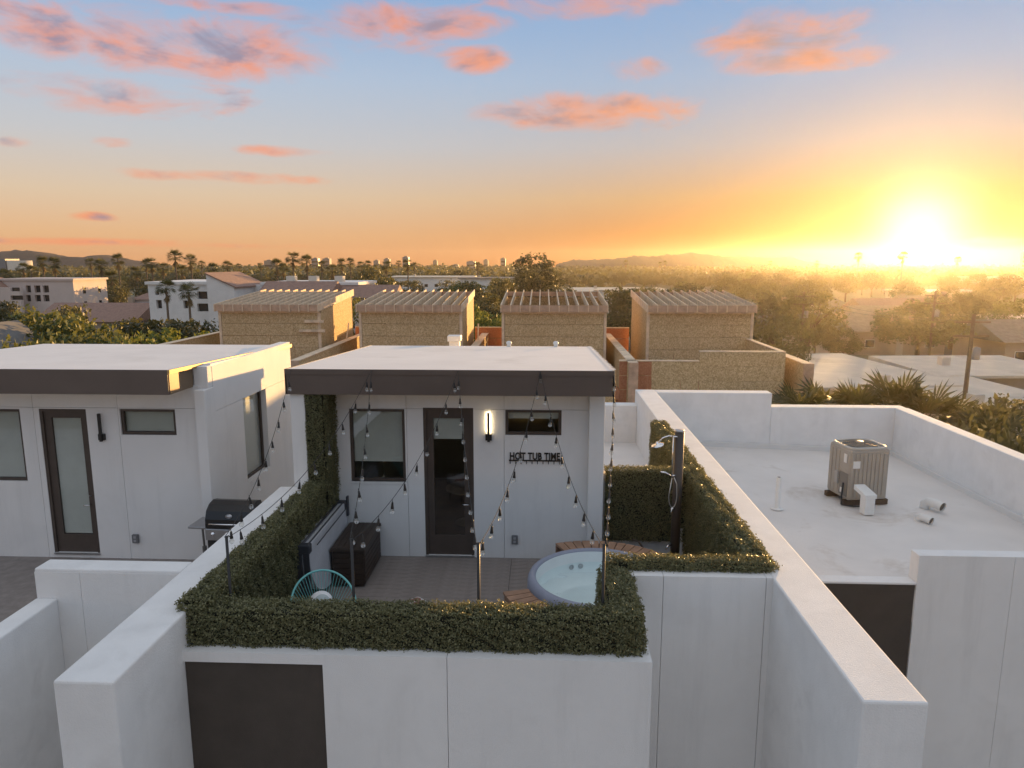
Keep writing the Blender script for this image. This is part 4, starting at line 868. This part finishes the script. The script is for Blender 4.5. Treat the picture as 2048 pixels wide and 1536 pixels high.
# trees set one by one
TG = 'leafy trees between the houses'
for kd, px, py, Y, w_, lb in [('broad', 70, 606, 47, 7.5, 'tall green tree behind the white gable house'), ('broad', 150, 618, 44, 7, 'broad green tree beside the brown tiled roof'), ('olive', 135, 603, 52, 4.5, 'narrow yellowish tree in front of the brown tiled roof'),
        ('dark', 245, 634, 56, 6.5, 'dark hedge-like tree below the hipped roof pavilion'), ('dark', 305, 630, 55, 7.5, 'dark dense tree in front of the white apartment block'), ('dark', 390, 632, 58, 7.5, 'dark dense tree under the two stout palms'),
        ('light', 395, 641, 46, 8.5, 'bright yellow green tree beside the unfinished house'), ('light', 285, 668, 40, 6, 'low bright green tree over the grey shingle roof'), ('broad', 14, 668, 30, 4.5, 'small leafy tree close to the white gable house'), ('broad', 60, 676, 34, 5, 'leafy tree with pale blossom behind the eave'),
        ('broad', 100, 655, 38, 6.5, 'rounded green tree before the dark tree mass'), ('broad', 180, 660, 41, 6, 'green tree between the dark tree mass and the eave'),
        ('round', 742, 529, 118, 9, 'wide dome shaped tree between the unfinished houses'), ('pine', 1072, 507, 150, 11.5, 'large irregular pine standing above the skyline'), ('light', 960, 600, 62, 5, 'green tree in the gap between two unfinished houses'), ('light', 985, 612, 58, 4.5, 'bushy green tree against the red sheathed gap'), ('broad', 715, 590, 75, 6, 'green tree glimpsed beside the sunlit sheathing'),
        ('round', 1845, 597, 86, 11, 'big rounded tree beside the utility pole'), ('olive', 1565, 632, 64, 6.5, 'rounded tree beyond the stepped parapet'), ('round', 1690, 655, 85, 5, 'small tree in front of the bungalow porch'), ('olive', 1250, 575, 100, 9, 'hazy tree behind the unfinished houses'), ('dark', 1370, 560, 140, 10, 'dark tree on the far side of the unfinished houses')]:
    tree_px(kd, px, py, Y, w_, lb)
# houses occupy these spots, so the scattered trees keep clear of them
HOUSES = [  # x, y, width, depth, height, turn, roof, wall colour, roof colour, label
    (22.5, 58, 12, 15, 3.3, 8, 'low', 'cream', 'white', 'flat roofed bungalow with white coated roof next to the unfinished row'), (27, 52, 11, 9, 3.1, 8, 'low', 'cream', 'white', 'white roofed wing with a square chimney beside the bungalow'), (36, 60.5, 11, 9, 3.3, 4, 'low', 'tan', 'white', 'pale roofed house behind the utility pole'), (28.5, 45.5, 6, 4.5, 2.9, 14, 'low', 'cream', 'white', 'small pale roofed carport beside the parked car'),
    (52, 62, 9, 7, 2.7, 0, 'gable', 'tan', 'brown', 'brown gabled house beyond the carport'), (40, 126, 12, 9, 3.2, 5, 'gable', 'cream', 'white', 'distant cream house with a pale gable roof past the rafters'), (36, 101, 11, 8, 3.2, -6, 'gable', 'cream', 'grey', 'cream house with a grey gable roof beyond the road'), (47, 100, 12, 9, 3.2, 3, 'gable', 'tan', 'tan', 'tan gabled house beyond the road'),
    (55, 114, 13, 9, 3.3, 0, 'gable', 'cream', 'tan', 'wide cream house with tan roof behind the round tree'), (66, 138, 14, 9, 3.3, 6, 'gable', 'tan', 'brown', 'brown roofed house deep among the trees'), (72, 113, 12, 9, 3.3, -4, 'low', 'cream', 'white', 'low white roofed house under the sun glow'), (80, 150, 14, 9, 3.3, 2, 'gable', 'cream', 'tan', 'tan roofed house far along the side street'), (58, 88, 11, 9, 3.2, 5, 'gable', 'tan', 'grey', 'grey gabled house near the big rounded tree'), (215, 350, 30, 14, 5, 0, 'low', 'cream', 'white', 'long pale flat building far below the sun'), (110, 205, 22, 12, 4, 0, 'low', 'cream', 'white', 'long pale building beyond the far trees'), (95, 128, 13, 10, 3.3, -8, 'gable', 'tan', 'brown', 'brown gabled house at the edge of the glow'),
    (-33.5, 39, 5.5, 9, 6.2, 0, 'gable_y', 'white', 'grey', 'white gable ended house behind the neighbouring eave'), (-19, 40.5, 6, 6, 5.2, 10, 'gable', 'cream', 'grey', 'grey shingle roof low behind the coated roof'), (-61, 97, 13, 9, 4.4, 0, 'gable', 'tan', 'brown', 'long brown tiled roof in front of the apartments'), (-53.5, 104, 9, 9, 7.0, 0, 'hip', 'white', 'brown', 'white pavilion with a brown hipped roof'),
    (6, 165, 10, 8, 5.5, 0, 'low', 'white', 'white', 'small white building beyond the large pine'), (18, 175, 22, 10, 5.5, 4, 'low', 'white', 'white', 'long white commercial building behind the rafters'), (-38, 250, 28, 12, 7.0, 0, 'low', 'white', 'white', 'long white apartment building on the skyline'), (-15, 230, 22, 10, 7, 0, 'low', 'white', 'grey', 'white office building among distant trees')]
taken = [(h[0], h[1], max(h[2], h[3]) * .62) for h in HOUSES] + [(-88, 125, 14), (-45, 90, 16), (-28, 92, 12)]
def free(x, y_, r): return all((x - a) ** 2 + (y_ - b) ** 2 > (c + r) ** 2 for a, b, c in taken) and not (66 < y_ < 81)
rs = random.Random(5); cnt = 0
while cnt < 190:
    Y = 82 * math.exp(rs.uniform(0, 1.55)); px = rs.uniform(-60, 2120); p = at(px, 560, Y)
    if not free(p.x, Y, 3.0): continue
    hmax = 9.5 if px > 900 else 8.5
    kd = rs.choice(['olive', 'olive', 'dark', 'round', 'broad', 'dark']); h = rs.uniform(5.5, hmax)
    tree(kd, p.x, Y, h, h * rs.uniform(.85, 1.15), {'olive': 'dull olive street tree among the suburban houses', 'dark': 'dark dense street tree among the suburban houses', 'round': 'wide olive street tree among the suburban houses', 'broad': 'mid green street tree among the suburban houses'}[kd], {'olive': 'olive suburb trees', 'dark': 'dark suburb trees', 'round': 'wide suburb trees', 'broad': 'green suburb trees'}[kd]); cnt += 1
cnt = 0
while cnt < 26:                                                             # nearer right-hand gardens
    x, Y = rs.uniform(14, 75), rs.uniform(34, 84)
    if not free(x, Y, 2.2) or abs(x - 22) < 8 and Y < 44: continue
    h = rs.uniform(3.2, 5.6); tree(rs.choice(['olive', 'broad', 'round']), x, Y, h, h * 1.05, 'low garden tree between the pale roofed bungalows', 'garden trees by the bungalows'); cnt += 1
# the far wood of the town, too many to count
V = []
for k in range(5200):
    Y = 360 * math.exp(rng.uniform(0, .93)); px = rng.uniform(-80, 2130); p = at(px, 540, Y); h = rng.uniform(5, 9.0) + max(0, Y - 450) / 180 * rng.uniform(.6, 1.3); w_ = h * rng.uniform(.5, .8)
    n_ = 16 if Y < 800 else 9; d = rng.normal(size=(n_, 3)); d /= np.linalg.norm(d, axis=1)[:, None]
    pts = np.array([p.x, Y, G + h * .55]) + d * np.array([w_, w_, h * .45]) * rng.uniform(.5, 1, (n_, 1)); V.append(leaf_quads(pts, d, 1.5 if Y < 800 else 2.4, .65, .6))
fw = link('far_trees', quads_mesh('far_trees', np.concatenate(V), olive_leaf)); tag(fw, 'continuous far mass of olive trees reaching to the horizon', 'trees', None, 'stuff')
# fan palms and shrubs just behind the service roof parapet
for px, py, Y, c, lb in [(1600, 788, 26, 2.6, 'small fan palm next to the stepped sheathed parapet'), (1655, 784, 28, 3.0, 'bushy fan palm below the square chimney'), (1718, 790, 26.5, 2.8, 'spread fan palm in front of the white roofed wing'), (1795, 776, 27, 3.2, 'tallest fan palm behind the service roof corner'), (1850, 800, 26, 3.2, 'wide fan palm above the service roof side parapet'), (1905, 806, 30, 3.0, 'fan palm standing before the small carport'), (1985, 835, 25, 2.8, 'fan palm crowded among the shrubs by the parapet')]:
    p = at(px, py, Y); palm(p.x, p.y, p.z - G - c * .35, c, lb, None, name='fan_palm')
for px, py, Y, w_, lb in [(1890, 828, 24, 3.6, 'leafy shrub glinting above the side parapet'), (1990, 808, 25, 4.6, 'large leafy tree pressing over the side parapet'), (1830, 822, 24.5, 2.8, 'leafy shrub behind the corner of the service roof'), (2040, 850, 21, 4.0, 'leafy tree beside the far end of the side parapet'), (1940, 858, 22, 3.2, 'low leafy shrub against the side parapet'), (2060, 790, 33, 5.0, 'leafy tree overhanging the parked car')]:
    p = at(px, py, Y); tree('olive', p.x, p.y, p.z - G, w_, lb, None, 'shrub')

# ------------------------------------------------------------------ houses, apartments, towers
CW = {'white': mat('house_white', (.76, .74, .71), .85, .06, 1), 'cream': mat('house_cream', (.56, .50, .42), .85, .06, 1), 'tan': mat('house_tan', (.40, .32, .24), .85, .08, 1), 'pink': mat('house_pink', (.60, .50, .45), .85, .06, .5)}
CR = {'white': mat('roof_white_veiled', (.58, .52, .43), .8, .12, .5, stain=((.34, .28, .20), .3, .6)), 'grey': mat('roof_grey', (.15, .145, .14), .9, .2, 2), 'brown': mat('roof_tile_brown', (.28, .17, .13), .85, .2, 3, .5, 9), 'tan': mat('roof_tan', (.30, .22, .15), .9, .2, 2)}  # white roofs tinted tan, the golden veil of haze put into their colour
dark_win = mat('dark_window', (.03, .03, .032), .15, spec=.6)
def house(x, y_, w, d, h, turn, roof, wc, rc, label):
    o = thing('house', label, 'house', (x, y_, G), R(turn))
    W, D = w / 2, d / 2; B(-W, W, -D, D, 0, h).build('wall', CW[wc], o); e = .6
    if roof == 'low':
        rf = MB().hexa([(-W - e, -D - e), (W + e, -D - e), (W + e, D + e), (-W - e, D + e)], [h + .002] * 4, [h + .22, h + .22, h + .45, h + .45]).build('roof', CR[rc], o)
        for k in range(1): B(-W * .5 + k * W * .8, -W * .5 + k * W * .8 + .7, -.3, .4, h + .2, h + 1.0).build('rooftop_unit', CW['cream'], rf)
    else:
        rise = (d if roof != 'gable_y' else w) * .24; mb = MB()
        if roof == 'gable': a = [(-W - e, -D - e, h - .1), (W + e, -D - e, h - .1), (W + e, D + e, h - .1), (-W - e, D + e, h - .1), (-W - e, 0, h + rise), (W + e, 0, h + rise)]; fs = [[0, 1, 5, 4], [2, 3, 4, 5], [0, 4, 3], [1, 2, 5], [3, 2, 1, 0]]
        elif roof == 'gable_y': rise *= 1.7; a = [(-W - .3, -D - .3, h - .1), (-W - .3, D + e, h - .1), (W + .3, D + e, h - .1), (W + .3, -D - .3, h - .1), (0, -D - .3, h + rise), (0, D + e, h + rise)]; fs = [[0, 1, 5, 4], [2, 3, 4, 5], [1, 2, 5], [3, 2, 1, 0]]
        else: a = [(-W - e, -D - e, h - .1), (W + e, -D - e, h - .1), (W + e, D + e, h - .1), (-W - e, D + e, h - .1), (-W * .1, 0, h + rise), (W * .1, 0, h + rise)]; fs = [[0, 1, 5, 4], [2, 3, 4, 5], [0, 4, 3], [1, 2, 5], [3, 2, 1, 0]]
        rf = mb._add(a, fs).build('roof', CR[rc], o)
        if roof == 'gable_y': MB()._add([(-W, -D - .01, h - .1), (W, -D - .01, h - .1), (0, -D - .01, h + rise - .35), (-W, -D + .1, h - .1), (W, -D + .1, h - .1), (0, -D + .1, h + rise - .35)], [[0, 1, 2], [5, 4, 3], [0, 3, 4, 1], [1, 4, 5, 2], [2, 5, 3, 0]]).build('gable_wall', CW[wc], o)
        if w > 10: B(W * .4, W * .4 + .7, D * .3, D * .3 + .7, h, h + rise + .7).build('chimney', CW['tan'], rf)
    nwin = max(2, int(w / 3.2))
    for k in range(nwin):
        xx = -W + (k + .5) * w / nwin; storeys = max(1, int(h / 2.9))
        for s_ in range(storeys):
            if k == 1 and s_ == 0: B(xx - .45, xx + .45, -D - .03, -D + .02, 0, 2.05).build('door', CW['tan'] if wc != 'tan' else CW['cream'], o)
            else:
                wn = B(xx - .65, xx + .65, -D - .04, -D + .02, .95 + s_ * 2.8, 2.05 + s_ * 2.8).build('window', CW['white'], o); B(xx - .58, xx + .58, -D - .05, -D - .041, 1.02 + s_ * 2.8, 1.98 + s_ * 2.8).build('pane', dark_win, wn)
    return o
for h in HOUSES: house(*h)
def block(name, label, cat, x0, x1, y0, y1, ztop, wm, wins, roofm=None, group=None):
    """wins: (x0, x1, z0, z1) recessed dark openings on the front, in metres"""
    o = thing(name, label, cat, ((x0 + x1) / 2, y0, G), 0, group)
    P(wall([x0, x1], [G, ztop], y0, y0 + .6, holes=wins), 'wall', wm, o); P(B(x0 + .01, x1 - .01, y0 + .6, y1, G, ztop - .01), 'wall', wm, o)
    for w in wins:
        q = P(B(w[0] + .02, w[1] - .02, y0 + .45, y0 + .55, w[2] + .02, w[3] - .02), 'window', dark_win, o)
    P(B(x0 - .25, x1 + .25, y0 - .25, y1 + .25, ztop + .002, ztop + .35), 'cornice', roofm or wm, o); return o
f120 = lambda px, py, Y: (at(px, py, Y).x, at(px, py, Y).z)
def rects(lst, Y): return [(f120(a, c, Y)[0], f120(b, c, Y)[0], f120(a, d, Y)[1], f120(a, c, Y)[1]) for a, b, c, d in lst]
A = block('apartment_block', 'pinkish stucco apartment block with deep dark windows and a sunlit end wall', 'building', -93.5, -80.6, 120, 129.5, 2.1, CW['pink'], rects([(51, 61, 571, 585), (68, 80, 571, 585), (85, 97, 571, 585), (51, 61, 590, 603), (69, 81, 590, 603), (86, 98, 590, 603)], 120))
for yy, zz in ((122.5, 1.0), (126.8, 1.0), (122.5, -1.6), (126.8, -1.6)): P(B(-80.62, -80.56, yy, yy + .7, zz - 1.2, zz), 'window', dark_win, A)
T = block('apartment_block', 'balconied stair tower with a brown tiled cap beside the pinkish block', 'building', -99, -92.5, 117.5, 126, .6, CW['pink'], rects([(20, 39, 575, 583), (21, 41, 591, 600)], 117.5))
rt = MB()._add([(-99.6, 117, .9), (-92, 117, .9), (-92, 126.5, .9), (-99.6, 126.5, .9), (-97.5, 120, 3.0), (-94.5, 120, 3.0)], [[0, 1, 5, 4], [1, 2, 5], [2, 3, 4, 5], [3, 0, 4]]); P(rt, 'roof', CR['brown'], T)
Bb = block('apartment_block', 'white flat roofed apartment block with dark balcony openings behind stout palms', 'building', -49.5, -40.9, 88, 100, 2.45, CW['white'], rects([(312, 323, 600, 617), (366, 375, 601, 617), (394, 415, 583, 598), (394, 416, 607, 623), (310, 318, 583, 590)], 88))
Gb = thing('apartment_block', 'white apartment wing with a steep brown roof slope beside the flat roofed block', 'building', (-38, 86, G))
P(MB().hexa([(-41, 86), (-37.6, 86), (-37.6, 96), (-41, 96)], [G] * 4, [3.75, 2.2, 2.2, 3.75]), 'wall', CW['white'], Gb)
P(MB().hexa([(-41.1, 85.8), (-37.3, 85.8), (-37.3, 96), (-41.1, 96)], [3.81, 2.08, 2.08, 3.81], [3.97, 2.24, 2.24, 3.97]), 'roof', CR['brown'], Gb)
Cb = block('apartment_block', 'low white apartment wing with rooftop units beyond the steep roof slope', 'building', -36.4, -24, 92, 102, 2.3, CW['white'], rects([(497, 506, 573, 585), (538, 546, 574, 584)], 92))
for x in (-34, -31, -27.5): P(B(x, x + 1.1, 94, 95.2, 2.66, 3.4), 'rooftop_unit', CW['cream'], Cb)
house(-30.5, 90, 8, 6, 8.3, 0, 'gable', 'pink', 'brown', 'pinkish apartment house with brown roof above the rafters'); house(-22.5, 92, 7, 6, 7.8, 0, 'gable', 'pink', 'brown', 'small pinkish house with brown roof and shaded porch openings')
tower_m = [mat('tower_grey', (.20, .18, .18), .7, .1, .05), mat('tower_blue', (.16, .18, .21), .5, .1, .05), mat('tower_tan', (.30, .24, .20), .7, .1, .05)]
TW = [(528, 544, 521, 2, 'pale cylindrical looking tower rising alone on the skyline', 700), (623, 636, 517, 1, 'skyline tower behind a cluster of palms', 770), (645, 659, 517, 0, 'stepped skyline tower beside the cluster of palms', 770), (747, 757, 521, 0, 'short skyline tower with a notched roof', 770), (767, 779, 518, 2, 'broad skyline tower behind the dome shaped tree', 770), (805, 817, 514, 1, 'tallest dark skyline tower near the dome shaped tree', 770), (866, 874, 521, 2, 'narrow skyline tower standing by itself', 790), (905, 916, 529, 0, 'squat skyline block beside the narrow tower', 790), (933, 950, 523, 1, 'wide low skyline tower of two joined blocks', 790), (967, 976, 520, 2, 'slim brown skyline tower', 790), (1001, 1011, 517, 1, 'dark slim skyline tower closest to the large pine', 790), (2044, 2052, 503, 0, 'tower standing out of the glow at the skyline end', 700)]
for a, b, t_, mi, lb, Y in TW:
    xa, xb = at(a, 525, Y).x, at(b, 525, Y).x; zt = at(a, t_, Y).z; o = thing('office_tower', lb, 'tower', ((xa + xb) / 2, Y, G))
    w = xb - xa; P(B(xa, xb, Y, Y + w, G, zt), 'shaft', tower_m[mi], o); P(B(xa + w * .25, xb - w * .25, Y + w * .25, Y + w * .7, zt, zt + (zt - G) * .06), 'crown_block', tower_m[0], o)
    fl = int((zt - G) / 4); 
    bands = MB()
    for k in range(2, fl): bands.box(xa + .6, xb - .6, Y - .25, Y + .1, G + k * 4, G + k * 4 + 1.8)
    P(bands, 'window_bands', dark_win, o, kind='stuff')
cyl_t = thing('office_tower', 'round glass cornered tower catching sun below the mountain', 'tower', (at(22, 525, 420).x, 420, G)); zt = at(22, 521, 420).z
P(MB().lathe([(6.5, 0), (6.5, zt - G), (0, zt - G)], (at(25, 525, 420).x, 426, G), 20), 'shaft', CW['cream'], cyl_t, True); P(B(at(25, 525, 420).x - 11, at(25, 525, 420).x - 6, 422, 434, G, zt + 1), 'stair_core', tower_m[1], cyl_t)

# ------------------------------------------------------------------ utility poles, car, rubbish of the gardens
def upole(x, y_, h, label):
    o = thing('utility_pole', label, 'utility pole', (x, y_, G)); wood = mat('pole_wood', (.12, .085, .06), .9, .2, 4)
    MB().tube([(0, 0, 0), (.03, 0, h)], [.17, .11], 8).build('pole', wood, o, True)
    for dz in (.5, 1.4): B(-1.1, 1.1, -.06, .06, h - dz - .06, h - dz + .06).build('crossarm', wood, o)
    MB().lathe([(0, 0), (.22, 0), (.24, .1), (.24, .75), (0, .85)], (.3, -.2, h - 2.9), 14).build('transformer', mat('transformer_grey', (.25, .25, .25), .5), o, True)
    return Vector((x, y_, G + h))
tops = [upole(27.6, 46.8, 8.8, 'weathered utility pole with crossarms beside the carport'), upole(43.5, 81.2, 9.0, 'utility pole across the road from the big rounded tree'), upole(29.5, 82, 8.8, 'utility pole at the road beyond the bungalow')]
for a, b in ((0, 1), (0, 2)):
    for dx, nm in ((-.9, 'outer'), (.9, 'inner')):
        p, q = tops[a] + Vector((dx, 0, -.4)), tops[b] + Vector((dx, 0, -.4)); pts = [p.lerp(q, t / 12) - Vector((0, 0, 4 * .7 * (t / 12) * (1 - t / 12))) for t in range(13)]
        w = MB().tube(pts, .014, 4).build('overhead_wire', wire_m); tag(w, 'thin overhead wire strung from the weathered pole ' + ('across the road toward the big tree' if b == 1 else 'to the pole beyond the bungalow'), 'wire', 'wires to pole %s' % ('across the road' if b == 1 else 'beyond the bungalow'))
car = thing('parked_car', 'pale parked car at the edge of the carport drive', 'car', (36.5, 49.5, G), R(20)); cp = mat('car_paint', (.55, .54, .52), .25, spec=.6)
prof = [(-2.2, .35), (-2.25, .75), (-1.9, .95), (-1.2, 1.0), (-.6, 1.42), (.9, 1.45), (1.6, 1.02), (2.15, .9), (2.25, .4)]
n = len(prof); MB()._add([(x, -.85, z) for x, z in prof] + [(x, .85, z) for x, z in prof], [list(range(n)), list(range(n, 2 * n))[::-1]] + [[i, i + n, (i + 1) % n + n, (i + 1) % n] for i in range(n)]).build('body', cp, car)
for s in (-1, 1): MB()._add([(-1.0, s * .862, 1.02), (-.55, s * .862, 1.36), (.85, s * .862, 1.38), (1.35, s * .862, 1.04)], [[0, 1, 2, 3] if s > 0 else [3, 2, 1, 0]]).build('side_window', dark_win, car)
for x in (-1.4, 1.4):
    for s in (-1, 1):
        w = MB().tube([(x, s * .70, .33), (x, s * .88, .33)], .33, 16).build('wheel', black_m, car); MB().tube([(x, s * .872, .33), (x, s * .892, .33)], .19, 12).build('rim', steel, w)

# ------------------------------------------------------------------ evening haze
hz = B(-1000, 1000, -300, 1000, G - 1, 21).build('haze', mat('haze_tmp', (1, 1, 1))); hz['kind'] = 'stuff'
hm = bpy.data.materials.new('haze_air'); hm.use_nodes = True; t = hm.node_tree; t.nodes.clear()
pv_ = N('ShaderNodeVolumePrincipled', t); pv_.inputs['Color'].default_value = (.97, .88, .76, 1); pv_.inputs['Density'].default_value = .00017; pv_.inputs['Anisotropy'].default_value = .8
ho = N('ShaderNodeOutputMaterial', t); t.links.new(pv_.outputs[0], ho.inputs['Volume']); hz.data.materials.clear(); hz.data.materials.append(hm)
tag(hz, 'thin warm evening haze filling the whole view', 'haze')
